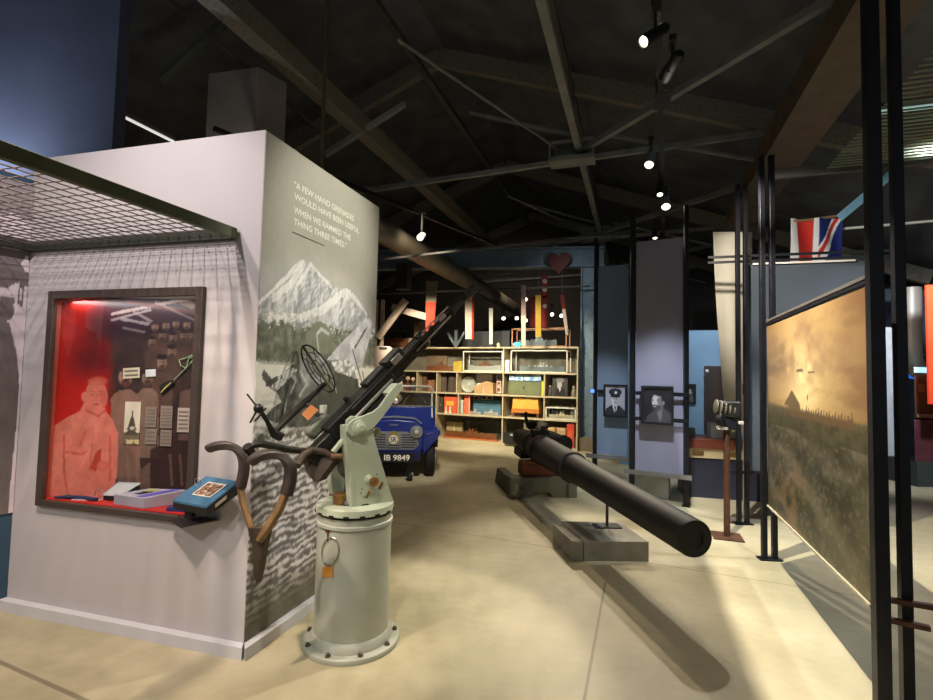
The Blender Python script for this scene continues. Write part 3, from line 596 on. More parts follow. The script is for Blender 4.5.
MB().lathe(PC, ZZ, [(.033, .236), (.05, .235), (.075, .222), (.082, PR), (.68, PR), (.684, PR+.008), (.70, PR+.008), (.705, PR), (.735, PR), (.738, PR+.004)], 56).build('pedestal', GPG, gun)
MB().lathe(PC, ZZ, [(.738, PR-.01), (.752, PR-.01)], 56).build('traverse_gap', mat('gap_black', (20, 20, 18), .7), gun)
ring = MB().lathe(PC, ZZ, [(.752, PR+.006), (.757, PR+.012), (.79, PR+.010), (.795, PR-.02), (.796, .0)], 56).build('traverse_ring', GP, gun)
for k in range(16):
    a = 2*math.pi*k/16; MB().box(PC+V((math.cos(a)*(PR+.012), math.sin(a)*(PR+.012), .758)), .03, .006, .012, V((-math.sin(a), math.cos(a), 0))).build('wear_mark', MATS['gap_black'], ring)
# small plates and the cable loop on the pedestal
def onped(px, py, lift=.002):
    d = ray(px, py); ox, oy = CAM.x-PC.x, CAM.y-PC.y; R = PR+lift
    A_ = d.x*d.x+d.y*d.y; B_ = 2*(ox*d.x+oy*d.y); C_ = ox*ox+oy*oy-R*R; t = (-B_-math.sqrt(max(0, B_*B_-4*A_*C_)))/(2*A_); return CAM+d*t
tagm = mat('orange_tag', (196, 132, 52), .6, 0, .15, 20)
for nm, (x0, y0, x1, y1), m in (('orange_label', (323, 566.5, 333, 577), tagm), ('rusty_label', (325.5, 527.5, 330.5, 532), mat('rust_brown', (110, 54, 26), .7))):
    q = [onped(x0, y0), onped(x1, y0), onped(x1, y1), onped(x0, y1)]; nn = (q[1]-q[0]).cross(q[3]-q[0]).normalized()
    if nn.dot(CAM-q[0]) < 0: nn = -nn
    MB().prism([p+nn*.001 for p in q], nn*.003).build(nm, m, gun)
lp = []
for k in range(26):
    a = 2*math.pi*k/26; lp.append(onped(330+8.5*math.cos(a), 551+13.5*math.sin(a)-2*math.cos(a), .006))
MB().tube(lp, .0035, 6, closed=True).build('cable_loop', BR, gun)
MB().tube([onped(328, 530, .006), onped(327.5, 541, .006)], .0035, 6).build('cable_hook', GM, gun)
# local frame of the gun itself
Sv = V((.62, -.785, 0)).normalized(); Ah = V((.785, .62, 0)).normalized()
nb = D(357, 427, 2.85); T0 = nb-Sv*.15
mz = D(474.5, 288, 3.56); Ag = (mz-(T0+V((0, 0, .03)))).normalized()
Ng = Ag.cross(Sv).normalized()
if Ng.z < 0: Ng = -Ng
def P(u, v=0, w_=0): return T0+V((0, 0, .03))+Ag*u+Sv*v+Ng*w_
GL = (mz-(T0+V((0, 0, .03)))).length
# cheeks
def cheek_poly(px, off): return [PL(x, y, T0+Sv*.15, Sv)+Sv*off for x, y in px]
ck = MB().prism(cheek_poly([(347, 420), (352, 416), (362, 417), (372, 428), (377, 447), (393, 500), (390, 506), (356, 512), (354, 470), (352, 440), (346, 430)], 0), -Sv*.022)
near = ck.build('cheek_plate', GP, gun, bevel=.003)
MB().prism(cheek_poly([(352, 440), (352, 430), (350, 425), (345, 426), (345.5, 440), (350, 475), (352, 511), (356, 512), (354.5, 470)], .0), -Sv*.07).build('cheek_flange', GP, near, bevel=.003)
MB().prism([p-Sv*.30 for p in cheek_poly([(347, 436), (372, 436), (377, 447), (393, 490), (390, 497), (351, 503), (350, 470)], 0)], -Sv*.022).build('cheek_plate', GP, gun, bevel=.003)
MB().prism([p-Sv*.25 for p in cheek_poly([(347, 440), (352, 440), (357, 470), (362, 500), (351, 503), (349, 470)], 0)], -Sv*.07).build('cheek_flange', GP, gun, bevel=.003)
arm = MB().prism(cheek_poly([(345, 431), (346, 424), (351, 419.5), (360, 416), (371, 411.5), (378, 406), (386, 394), (395, 383.5), (399, 383.5), (401, 387), (397, 393), (388, 407), (379, 419), (370, 429), (360, 434), (350, 436)], .008), Sv*.018)
am = arm.build('cradle_arm', GP, gun, bevel=.003)
MB().prism(cheek_poly([(386, 393), (395, 383.5), (399, 383.5), (401, 387), (392, 399)], -.05), Sv*.058).build('cradle_lug', GP, am, bevel=.003)
tb = T0+Sv*.176
tr = MB().lathe(tb, Sv, [(0, .040), (.012, .040), (.014, .027), (.03, .027), (.032, .02), (.036, .018)], 24).build('trunnion_bolt', GP, gun)
hb = PL(368.5, 479.5, T0+Sv*.15, Sv)
MB().lathe(hb, Sv, [(-.03, .026), (.01, .026), (.012, .018), (.05, .018)], 20).build('handwheel_boss', GP, gun)
MB().lathe(hb+Sv*.05, Sv, [(0, .012), (.006, .026), (.024, .028), (.03, .02), (.034, .006)], 20).build('brass_knob', BRASS, gun)
for (p, q) in (((379, 489), (382, 483)), ((366, 498), (369, 492))):
    a = PL(*p, T0+Sv*.152, Sv); b = PL(*q, T0+Sv*.152, Sv)
    s_ = MB().bar(a, b, .012, .008, Sv); s_.ball(b, .009); s_.build('catch_pin', BRASS, near)
for q in ((377, 474), (362, 489), (361, 493), (364, 497)): MB().cyl(PL(*q, T0+Sv*.149, Sv), PL(*q, T0+Sv*.154, Sv), .0035, seg=8).build('rivet_hole', MATS['gap_black'], near)
# toothed elevation arc, between the cheeks
arc = MB(); ac = PL(350, 462, T0, Sv); pts = []
for k in range(30):
    a = math.radians(80+k*170/29); r = .098+(.006 if k % 2 else 0); pts.append(ac+Ah*(math.cos(a)*r+.01)+ZZ*(math.sin(a)*r))
pts += [ac+Ah*.05-ZZ*.05, ac+Ah*.05+ZZ*.09]
arc.prism([p+Sv*.02 for p in pts], Sv*.025); arc.build('elevation_arc', mat('dull_grey_metal', (104, 104, 92), .5, .3, .2, 20), gun)
MB().lathe(PC+ZZ*.796, ZZ, [(0, .13), (.02, .12), (.05, .07), (.16, .06), (.2, .07)], 24).build('traverse_column', GM, gun)
MB().lathe(PC+ZZ*.80+V((-.07, -.08, 0)), ZZ, [(0, .04), (.05, .045), (.06, .03)], 16).build('brass_cup', BRASS, gun)
# barrel
L = GL
brl = MB().lathe(P(0), Ag, [(.25, .034), (.60, .032), (.64, .028), (1.0, .021), (L-.10, .0185), (L-.095, .027), (L-.03, .030), (L, .031), (L, .020), (L-.03, .017)], 24).build('barrel', GM, gun)
sp_ = []
for k in range(0, 13*26+1):
    t = k/26; a = 2*math.pi*t; x, y = frame_of(Ag); sp_.append(P(.34+t*.022)+(x*math.cos(a)+y*math.sin(a))*.036)
MB().tube(sp_, .005, 5).build('recoil_spring', GM, brl)
# receiver: stepped casing along the axis
MB().box(P(.13, 0, .0), .11, .52, .12, Sv, Ag, Ng).build('receiver', GM, gun, bevel=.006)
MB().box(P(.50, 0, .0), .08, .40, .075, Sv, Ag, Ng).build('forward_casing', GM, gun, bevel=.006)
MB().box(P(.47, 0, .070), .09, .15, .050, Sv, Ag, Ng).build('magazine_seat', GM, gun, bevel=.008)
MB().box(P(.30, .0, .066), .085, .17, .035, Sv, Ag, Ng).build('cover_block', GM, gun, bevel=.006)
MB().box(P(.47, .05, .055), .02, .08, .05, Sv, Ag, Ng).build('latch', BR, gun, bevel=.003)
for v_, w0, u0_, u1_, r_, m_ in ((.052, .035, .05, .78, .010, GM), (.064, -.012, -.02, .36, .011, BR), (-.055, .03, .05, .8, .010, GM), (.06, -.05, -.10, .45, .012, GM), (.030, .055, .74, 1.02, .006, BR), (.048, .0, .62, .98, .006, BR)):
    MB().cyl(P(u0_, v_, w0), P(u1_, v_, w0), r_, seg=10).build('slide_rod' if m_ is GM else 'bright_rod', m_, gun)
for u_, r_ in ((.70, .05), (.82, .034), (1.03, .03)): MB().lathe(P(u_), Ag, [(0, r_), (.03, r_), (.034, r_*.8)], 20).build('barrel_band', GM, brl)
MB().box(P(.93, .03, .03), .02, .06, .025, Sv, Ag, Ng).build('front_clamp', BR, brl, bevel=.003)
MB().box(P(-.02, .03, -.10), .03, .30, .08, Sv, Ag, Ng).build('trigger_box', GM, gun, bevel=.006)
MB().bar(PL(346, 436, T0+Sv*.1, Sv), PL(333, 452, T0+Sv*.1, Sv), .02, .035, Sv).build('side_slide', GP, gun, bevel=.003)
MB().box(P(-.20, 0, -.02), .09, .22, .10, Sv, Ag, Ng).build('rear_receiver', GM, gun, bevel=.008)
pd = MB().box(P(-.12, -.09, .06), .07, .17, .075, Sv, Ag, Ng).build('rear_pad', mat('olive_grey_pad', (110, 112, 98), .6, 0, .15, 10), gun, bevel=.02)
MB().cyl(P(-.05, -.09, .095), P(-.02, -.09, .13), .022, seg=14).build('pad_cap', mat('cream_cap', (206, 206, 190), .5), gun)
# back plate, cross tube and the shoulder rests
hp = lambda x, y, d: D(x, y, d)
bk = MB().prism([hp(300, 452, 2.84), hp(312, 449, 2.84), hp(331, 455, 2.84), hp(336, 459, 2.84), hp(318, 483, 2.80), hp(313, 481, 2.80), hp(306, 473, 2.80)], V((.02, .09, 0))); bk.build('back_bracket', GM2, gun, bevel=.006)
MB().tube([hp(336, 458, 2.84), hp(325, 452, 2.83), hp(312, 450, 2.80), hp(303, 456, 2.77), hp(297, 466, 2.70)], [.016, .018, .022, .024, .020], 12).build('bracket_yoke', GM2, gun)
MB().tube([hp(318, 453, 2.86), hp(285, 449, 2.75), hp(262, 444, 2.68), hp(254, 445, 2.66), hp(248, 450, 2.64)], [.017, .019, .019, .018, .018], 12).build('cross_tube', GM, gun)
MB().cyl(hp(247, 446, 2.62), hp(252, 455, 2.66), .024, seg=14).build('cross_clamp', GM, gun)
MB().tube([hp(343, 456, 2.80), hp(331, 456, 2.78)], .014, 10).build('trigger_grip', mat('brown_leather', (116, 84, 60), .6, 0, .2, 12), gun)
PADM = mat('black_brown_leather', (52, 44, 38), .48, 0, .3, 12, bump=.15); LEA = mat('tan_leather_strap', (124, 96, 58), .6, 0, .3, 12, bump=.1)
def shoulder(hook, armp, dep, darm, w0):
    r = MB(); n = len(hook); pts = [hp(x, y, dep) for x, y in hook]
    # flat curved pad: rectangular section swept along the hook
    ring = []
    side = V((.62, -.785, 0))
    for i, p in enumerate(pts):
        t = (pts[min(i+1, n-1)]-pts[max(i-1, 0)]).normalized(); nn = t.cross(side).normalized(); ww = w0*(.62+.38*min(1, i/2.5)); th = .019*(.8 if i == 0 else 1.05)
        ring.append([p+side*ww+nn*th, p+side*ww-nn*th, p-side*ww-nn*th, p-side*ww+nn*th])
    for q in ring: r.v += q
    for i in range(n-1):
        for j in range(4): r.f.append((i*4+j, i*4+(j+1) % 4, (i+1)*4+(j+1) % 4, (i+1)*4+j))
    r.f += [(3, 2, 1, 0), tuple((n-1)*4+j for j in range(4))]
    o_ = r.build('shoulder_rest', PADM, gun, bevel=.008)
    q = [hp(x, y, d_) for (x, y), d_ in zip(armp, darm)]; s_ = MB(); ring = []
    for i, p in enumerate(q):
        t = (q[min(i+1, len(q)-1)]-q[max(i-1, 0)]).normalized(); nn = t.cross(side).normalized(); ring.append([p+side*.032+nn*.013, p+side*.032-nn*.013, p-side*.032-nn*.013, p-side*.032+nn*.013])
    for g in ring: s_.v += g
    for i in range(len(q)-1):
        for j in range(4): s_.f.append((i*4+j, i*4+(j+1) % 4, (i+1)*4+(j+1) % 4, (i+1)*4+j))
    s_.f += [(3, 2, 1, 0), tuple((len(q)-1)*4+j for j in range(4))]
    s_.build('rest_arm', LEA, o_, bevel=.004)
def smooth_pts(p, k=3):
    out = []
    for i in range(len(p)-1):
        a, b, c, d = p[max(i-1, 0)], p[i], p[i+1], p[min(i+2, len(p)-1)]
        for j in range(k):
            t = j/k; out.append(tuple(.5*((2*b[m])+(-a[m]+c[m])*t+(2*a[m]-5*b[m]+4*c[m]-d[m])*t*t+(-a[m]+3*b[m]-3*c[m]+d[m])*t**3) for m in (0, 1)))
    return out+[p[-1]]
shoulder(smooth_pts([(206, 450), (217, 446), (230, 446), (240, 452), (244, 463), (243, 476), (240, 488)]), [(240, 484), (243, 503), (249, 522), (255, 538)], 2.63, [2.63, 2.62, 2.59, 2.57], .042)
shoulder(smooth_pts([(249, 464), (258, 457), (271, 454), (283, 457), (290, 467), (290, 481), (286, 495)]), [(287, 490), (279, 510), (269, 526), (258, 541)], 2.48, [2.48, 2.50, 2.52, 2.545], .046)
MB().prism([hp(247, 528, 2.54), hp(268, 527, 2.54), hp(263, 548, 2.54), hp(259, 572, 2.54), hp(256, 584, 2.54), hp(253, 574, 2.54), hp(252, 548, 2.54)], V((.018, .03, 0))).build('yoke_foot', GM2, gun, bevel=.004)
# sight arm with ring sight
sa = MB().tube([hp(274, 433, 2.80), hp(288, 419, 2.88), hp(302, 405, 2.97), hp(312, 396, 3.03), hp(325, 384, 3.1)], [.016, .017, .022, .017, .015], 10).build('sight_arm', GM, gun)
MB().box(hp(318, 390, 3.06), .03, .1, .03, Sv, Ag, Ng).build('arm_sleeve', GM, sa, bevel=.004)
rs0 = hp(325, 384, 3.12); rc = hp(318, 368.5, 3.14)
a1 = (hp(333, 391, 3.14)-hp(303.5, 346, 3.14))/2; a2 = (hp(326, 361, 3.10)-hp(310, 374, 3.18))/2*.98
rn = a1.cross(a2).normalized()
def rp(a, k): return rc+a1*(k*math.cos(a))+a2*(k*math.sin(a))
RG_ = MB()
RG_.tube([rp(2*math.pi*k/40, 1) for k in range(40)], .0055, 6, closed=True)
for kk in (.36, .68): RG_.tube([rp(2*math.pi*k/30, kk) for k in range(30)], .0028, 5, closed=True)
for k in range(8):
    a = math.pi*k/4; RG_.tube([rp(a, .36), rp(a, 1)], .0028, 5)
RG_.tube([rp(0, 1), rp(math.pi, 1)], .0035, 6)
RG_.build('ring_sight', GM, sa)
MB().bar(rc+a1*.98, rc-a1*.98, .020, .010, rn).build('sight_spine', mat('olive_drab', (84, 82, 56), .6, 0, .2, 12), sa)
lk_ = MB().tube([hp(274, 435, 2.80), hp(267, 421, 2.75), hp(259, 409, 2.70)], [.02, .012, .012], 8); lk_.prism([hp(270, 428, 2.78), hp(281, 435, 2.78), hp(278, 441, 2.78), hp(271, 437, 2.78)], V((.01, .03, 0))); lk_.build('sight_link', GM, gun)
rs_ = MB().ball(hp(258.5, 408.5, 2.70), .026); rs_.build('rear_sight_knob', GM, gun)
for q in (((258, 408), (247, 394)), ((256, 412), (250, 423)), ((266, 408), (255, 421))): MB().cyl(hp(*q[0], 2.70), hp(*q[1], 2.69), .005, seg=8).build('sight_pin', GM, gun)
MB().prism([hp(301.5, 414, 2.9), hp(311, 404.5, 2.9), hp(318.5, 410, 2.9), hp(308, 420.5, 2.9)], V((.0, .004, 0))).build('paper_tag', mat('orange_paper_tag', (206, 132, 74), .7, 0, .08, 10), gun)
MB().tube([hp(306, 404, 2.97), hp(330, 427, 2.97), hp(341, 432, 2.98)], .012, 8).build('sight_bracket', GM, gun)
MB().tube([hp(346, 400, 3.0), hp(346, 415, 2.98)], .006, 8).build('stub_sight', GM, gun); MB().ball(hp(346, 399, 3.0), .017).build('stub_knob', GM, gun)
MB().prism([hp(330, 420, 2.95), hp(341, 412, 2.95), hp(343, 415, 2.95), hp(333, 423, 2.95)], V((.0, .02, 0))).build('bright_plate', BR, gun)
fk = MB().lathe(hp(374, 432, 2.98), Sv, [(-.06, .018), (.0, .022), (.03, .03), (.045, .024)], 16); fk.build('side_lamp', mat('old_brass_silver', (150, 146, 120), .35, .6, .2, 20), gun)

# ================================================================== LONG GUN BARREL
BM = mat('black_gun_barrel', (24, 23, 21), .62, .0, .25, 6, bump=.1, bscale=30)
mzl = D(695, 539, 3.24); bre = D(526, 440, 7.3)
LA = (mzl-bre); LL = LA.length; LA.normalize()
lg = thing('gun_barrel', V((bre.x, bre.y, 0)), 'long black naval gun barrel lying nearly level above the floor, muzzle towards the viewer', 'gun barrel')
mzr = 25.0/500*3.24*.84
prof = [(0, .11), (.02, .150), (.40, .155), (.41, .172), (.47, .172), (.48, .158), (.74, .162), (.80, .192), (.88, .192), (.89, .178), (1.84, .160), (1.86, .168), (1.93, .168), (1.94, .146), (2.4, .136), (LL-.02, .122), (LL, .117), (LL, .060), (LL-.25, .058)]
MB().lathe(bre, LA, prof, 48).build('tube', BM, lg, ang=40)
MB().lathe(bre, LA, [(LL+.0005, .112), (LL+.002, .1115), (LL+.002, .062), (LL+.0005, .062)], 40).build('muzzle_face', mat('black_muzzle', (16, 16, 16), .6, .2, .2, 10), lg)
x_, y_ = frame_of(LA); 
bu = V(y_) if y_.z > 0 else -V(y_); bsd = LA.cross(bu).normalized()
MB().box(bre+LA*.66+bu*.19, .22, .16, .10, bsd, LA, bu).build('saddle_block', BM, lg, bevel=.012)
MB().box(bre+LA*.84+bu*.24+bsd*(-.0), .06, .05, .14, bsd, LA, bu).build('sight_lug', BM, lg, bevel=.008)
rsd = bsd if bsd.x > 0 else -bsd
MB().lathe(bre+LA*.05+rsd*.33+bu*.05, LA, [(0, .07), (.02, .10), (.55, .10), (.57, .115), (.66, .115), (.68, .08)], 28).build('recoil_cylinder', BM, lg)
MB().box(bre+LA*.35+rsd*.2+bu*.02, .24, .34, .14, rsd, LA, bu).build('recoil_bracket', BM, lg, bevel=.012)
MB().box(bre+LA*.28+rsd*.12+bu*.24, .15, .30, .04, (rsd+bu*.6).normalized(), LA).build('pale_shield', mat('pale_grey_plate', (150, 150, 138), .5, .2, .1, 8), lg, bevel=.004)
bk_ = MB().ball(bre+LA*.18+bu*.24+rsd*.03, .085, sc=(1, 1, .8)); bk_.tube([bre+LA*.05+bu*.22, bre-LA*.03+bu*.32, bre-LA*.04+bu*.40], .022, 8); bk_.build('breech_lever', BM, lg)
MB().lathe(bre-LA*.34, LA, [(0, .09), (.01, .12), (.20, .125), (.21, .14), (.34, .14)], 32).build('breech_ring', BM, lg)
MB().box(bre-LA*.10-bu*.19, .2, .42, .12, rsd, LA, bu).build('breech_underside', BM, lg, bevel=.01)
# support: red chock, pale cradle, rod on the plinth
rc_ = MB(); q0 = G(520, 483); 
RDK = mat('red_brown_timber', (120, 62, 36), .7, 0, .2, 6, bump=.1); CRD = mat('pale_grey_cradle', (112, 110, 92), .7, 0, .12, 4)
gx = V((LA.x, LA.y, 0)).normalized(); gy = V((-gx.y, gx.x, 0)); 
if gy.x > 0: gy = -gy
def gb(t, s, z): return V((bre.x, bre.y, 0))+gx*t-gy*s+ZZ*z       # along barrel, to its right, up
tcr = thing('gun_cradle', gb(.45, 0, 0), 'pale grey wooden cradle under the breech of the long gun barrel', 'cradle')
m_ = MB(); m_.prism([gb(-.15, -.42, 0), gb(.75, -.42, 0), gb(.85, -.36, .0), gb(.85, -.36, .12), gb(.7, -.40, .22), gb(-.1, -.40, .22)], -gy*.12); m_.build('side_beam', CRD, tcr, bevel=.01)
m_ = MB(); m_.prism([gb(-.15, .34, 0), gb(.85, .34, .0), gb(.85, .34, .22), gb(-.1, .34, .22)], -gy*.12); m_.build('side_beam', CRD, tcr, bevel=.01)
m_ = MB(); a_ = [(-.42, .0), (-.16, .0), (-.12, .06), (.10, .06), (.14, 0), (.46, 0), (.46, .26), (-.42, .26)]
m_.prism([gb(.62, s, z) for s, z in a_], gx*.20); m_.build('cross_beam', CRD, tcr, bevel=.01)
m_ = MB().tube([gb(.86, -.40, .03), gb(.80, -.34, .10), gb(.74, -.33, .22), gb(.72, -.33, .25)], [.05, .055, .05, .03], 10); m_.build('end_horn', CRD, tcr)
m_ = MB().box(gb(.64, -.02, .265+.075), .46, .22, .15, -gy, gx); tag(m_.build('timber_chock', RDK, bevel=.008), 'red-brown timber chock, lower of two under the long gun barrel', 'chock')
zc_ = bre.z+LA.z*.64-.163; m_ = MB().hexa([gb(t_, s_, z_) for z_ in (.418, zc_-.004) for t_, s_ in ((.54, -.24), (.74, -.24), (.74, .20), (.54, .20))]); tag(m_.build('timber_chock', mat('tan_timber', (140, 88, 46), .7, 0, .2, 6)), 'tan timber chock resting on the red-brown one under the gun barrel', 'chock')
CON = mat('grey_weathered_concrete', (128, 124, 108), .75, 0, .25, 5, bump=.2)
fl_, fr_ = G(584, 561), G(649, 561.5)
ex_ = (fr_-fl_).normalized(); ey_ = V((gx.x, gx.y, 0))*-1
if ey_.y < 0: ey_ = -ey_
ph = .165
pl_ = MB().prism([fl_, fr_, fr_+ey_*.58, fl_+ey_*.58], V((0, 0, ph))); tag(pl_.build('concrete_plinth', CON, bevel=.006), 'low grey concrete plinth block under the thin support rod', 'plinth')
cur = fl_+V((-.006, .0, 0)); 
pl2 = MB().prism([cur-ex_*.10+ey_*.01, cur, cur+ey_*.5, cur-ex_*.10+ey_*.5], V((0, 0, ph*.98))); tag(pl2.build('kerb_beam', CON, bevel=.006), 'grey kerb beam lying along the left side of the concrete plinth', 'beam')
rb = G(607, 526.5, ph); sr = thing('support_rod', rb, 'thin dark steel rod on a small base plate propping the gun barrel', 'support')
MB().box(rb+ZZ*.006, .24, .14, .012, ex_).build('base_plate', GM, sr)
tt = (rb.y-bre.y)/LA.y; bz = (bre+LA*tt).z; br_ = np.interp(tt, [p[0] for p in prof[:17]], [p[1] for p in prof[:17]])
MB().cyl(rb+ZZ*.012, V((rb.x, rb.y, bz-br_*1.0)), .014, seg=12).build('rod', GM2, sr)

# ================================================================== BLUE VEHICLE
BLU = mat('royal_blue_car_paint', (26, 48, 134), .32, 0, .06, 3, coat=.5); CHR = mat('chrome', (205, 205, 200), .18, .9, .05, 10); RUB = mat('black_tyre_rubber', (24, 24, 24), .8, 0, .2, 20, bump=.2)
GRL = mat('grille_grey_paint', (138, 142, 146), .45, .2, .08, 10)
vc = V((-1.045, 7.42, 0)); th_ = math.atan2(vc.x, vc.y)*.6
vx = V((math.cos(th_), -math.sin(th_), 0)); vy = V((math.sin(th_), math.cos(th_), 0))   # right in picture, and away from the viewer
def vp(x, y, z): return vc+vx*x+vy*y+ZZ*z
vh = thing('utility_vehicle', vc, 'small open blue vehicle with flat grille and plate IB 9849 behind the gun', 'vehicle')
# nose: a box with rounded bonnet edge
nose = [(-.40, .36), (-.44, .46), (-.44, .70), (-.40, .80), (-.30, .865), (0, .885), (.30, .865), (.40, .80), (.44, .70), (.44, .46), (.40, .36)]
MB().prism([vp(x, .0, z) for x, z in nose], vy*.62).build('nose', BLU, vh, bevel=.03)
MB().prism([vp(x, -.012, z) for x, z in [(-.42, .80), (-.30, .885), (0, .905), (.30, .885), (.42, .80), (.42, .815), (.30, .90), (0, .925), (-.30, .90), (-.42, .815)]], vy*.05).build('bonnet_lip', GRL, vh)
MB().box(vp(0, .72, .72), 1.24, .22, .62, vx).build('scuttle', BLU, vh, bevel=.02)
for s in (-1, 1):
    MB().prism([vp(s*.44, .02, .42), vp(s*.44, .02, .70), vp(s*.44, .62, .74), vp(s*.44, .62, .36)], vx*s*.01).build('nose_side', BLU, vh)
    MB().prism([vp(s*.42, .04, .64), vp(s*.66, .10, .72), vp(s*.70, .12, .66), vp(s*.66, .12, .60), vp(s*.44, .04, .34)], vy*.50).build('wing', BLU, vh, bevel=.012)
    MB().box(vp(s*.56, 1.75, .52), .24, 1.9, .34, vx).build('side_pannier', BLU, vh, bevel=.02)
    wc = vp(s*.545, .34, .275)
    tw = MB().lathe(wc-vx*.075, vx, [(0, .18), (.005, .25), (.03, .275), (.12, .275), (.145, .25), (.15, .18)], 32).build('tyre', RUB, vh)
    MB().lathe(wc+vx*s*.05, vx*s, [(0, .17), (.02, .17), (.03, .14), (.0301, .06), (.04, .05)], 24).build('wheel_hub', mat('white_wheel', (190, 190, 186), .5), tw)
    wr = vp(s*.545, 2.3, .275); MB().lathe(wr-vx*.075, vx, [(0, .18), (.005, .25), (.03, .275), (.12, .275), (.145, .25), (.15, .18)], 24).build('tyre', RUB, vh)
    hl = vp(s*.335, -.0, .70)
    h_ = MB().lathe(hl, -vy, [(-.02, .085), (.02, .092), (.035, .096), (.045, .088)], 28).build('headlamp', CHR, vh)
    MB().lathe(hl-vy*.045, -vy, [(-.01, .085), (.008, .07), (.018, .04), (.021, .005)], 24).build('lens', mat('lamp_glass', (170, 176, 178), .12, .5, .2, 30), h_)
    MB().lathe(hl-vy*.064, -vy, [(0, .03), (.008, .024), (.012, .01)], 16).build('bulb', mat('bright_bulb', (226, 226, 220), .2, .3), h_)
    MB().ball(vp(s*.475, -.005, .70), .013).build('rivet', CHR, vh)
MB().box(vp(0, 1.7, .30), .9, 1.9, .05, vx).build('floor_pan', DARK, vh)
MB().box(vp(0, 2.72, .52), 1.3, .06, .36, vx).build('tail_panel', BLU, vh, bevel=.02)
# grille
gp = [(-.30, .43), (-.37, .50), (-.36, .56), (-.26, .64), (-.20, .695), (.20, .695), (.26, .64), (.36, .56), (.37, .50), (.30, .43)]
gr = MB().prism([vp(x, -.012, z) for x, z in gp], vy*.014).build('grille', GRL, vh, bevel=.004)
slm = MB()
for k in range(6):
    z = .468+k*.036
    lim = np.interp(z, [.43, .50, .56, .64, .695], [.28, .345, .335, .24, .19])
    for s in (-1, 1): slm.box(vp(s*(.115+lim)/2, -.014, z), lim-.115, .006, .013, vx)
    if k < 2: slm.box(vp(0, -.014, z-.01), .2, .006, .011, vx)
slm.build('grille_slots', mat('slot_black', (18, 18, 22), .7), gr)
bdg = MB().lathe(vp(0, -.013, .585), -vy, [(0, .085), (.006, .085), (.008, .08)], 32).build('badge', mat('gold_badge', (176, 150, 70), .4, .5, .1, 20), vh)
MB().lathe(vp(0, -.022, .580), -vy, [(0, .066), (.002, .064)], 28).build('badge_face', mat('white_badge', (232, 232, 228), .5), bdg)
MB().prism([vp(x, -.016, z) for x, z in [(-.04, .66), (-.05, .705), (-.02, .685), (0, .72), (.02, .685), (.05, .705), (.04, .66)]], -vy*.006).build('badge_crown', MATS['gold_badge'], bdg)
text_mb('SR', vp(-.045, -.025, .545), vx, ZZ, .09, .075).build('badge_lettering', mat('black_ink', (16, 16, 18), .6), bdg)
m_ = MB()
for k in range(5): m_.box(vp(-.05+k*.025, -.004, .795), .018, .012, .03, vx)
m_.build('bonnet_badge', CHR, vh, bevel=.003)
MB().box(vp(.03, -.03, .32), .56, .02, .13, vx).build('number_plate', mat('black_plate', (20, 20, 24), .5), vh, bevel=.004)
text_mb('IB 9849', vp(-.125, -.0415, .277), vx, ZZ, .37, .085).build('plate_lettering', INKW, vh)
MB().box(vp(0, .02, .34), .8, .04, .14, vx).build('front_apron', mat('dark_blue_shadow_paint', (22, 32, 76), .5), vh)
ws_ = MB(); wy = .66
ws_.tube([vp(.56, wy, .98), vp(.56, wy, 1.30), vp(.545, wy, 1.335), vp(.51, wy, 1.35), vp(-.51, wy, 1.35), vp(-.545, wy, 1.335), vp(-.56, wy, 1.30), vp(-.56, wy, .98)], .016, 8)
ws_.build('windscreen_frame', mat('white_frame_paint', (226, 224, 214), .5), vh)
MB().cyl(vp(.57, wy-.12, .86), vp(.56, wy, 1.1), .012, seg=8).build('frame_stay', MATS['white_frame_paint'], vh)
MB().box(vp(0, .62, 1.035), 1.26, .03, .02, vx).build('chrome_rail', CHR, vh)
MB().box(vp(0, wy, 1.17), 1.09, .006, .34, vx).build('windscreen_glass', glass(), vh)
for s in (-1, 1):
    sq = vp(s*.28, 1.25, .74); 
    MB().box(sq, .42, .1, .5, vx).build('seat_back', mat('black_seat_vinyl', (34, 32, 32), .6), vh, bevel=.03)
    MB().box(vp(s*.28, 1.0, .5), .42, .46, .12, vx).build('seat_cushion', MATS['black_seat_vinyl'], vh, bevel=.03)
sw = [vp(.28+.19*math.cos(2*math.pi*k/24), .86+.06*math.sin(2*math.pi*k/24), 1.02+.17*math.sin(2*math.pi*k/24)) for k in range(24)]
MB().tube(sw, .012, 6, closed=True).build('steering_wheel', GM, vh)
MB().cyl(vp(.28, .86, 1.02), vp(.28, .72, .9), .014, seg=8).build('steering_column', GM, vh)
# spotlight and haversack on the scuttle
hs = MB().ball(vp(-.12, .82, 1.145), .15, sc=(1.3, .6, .72)); tag(hs.build('canvas_bundle', mat('khaki_canvas', (150, 128, 88), .9, 0, .2, 12, bump=.3)), 'khaki canvas bundle lying on the blue scuttle behind the screen', 'bundle')
cl_ = thing('chrome_lamp', vp(-.02, .63, 1.052), 'small round brown lamp with a bright face on the blue scuttle', 'lamp')
MB().lathe(vp(-.02, .565, 1.112), vy, [(0, .055), (.02, .058), (.06, .045), (.08, .02)], 20).build('shell', mat('brown_lamp_shell', (86, 52, 40), .5), cl_)
MB().lathe(vp(-.02, .565, 1.112), -vy, [(-.004, .05), (.006, .036), (.009, .005)], 20).build('face', mat('bright_reflector', (236, 222, 212), .2, .4), cl_)
MB().cyl(vp(-.02, .62, 1.048), vp(-.02, .62, 1.07), .02, seg=10).build('stem', GM, cl_)
jk = thing('wheel_dolly', D(410, 476, 7.2)*1, 'small black castor dolly on the floor under the blue nose', 'dolly'); jp = G(410, 481); jk.location = jp
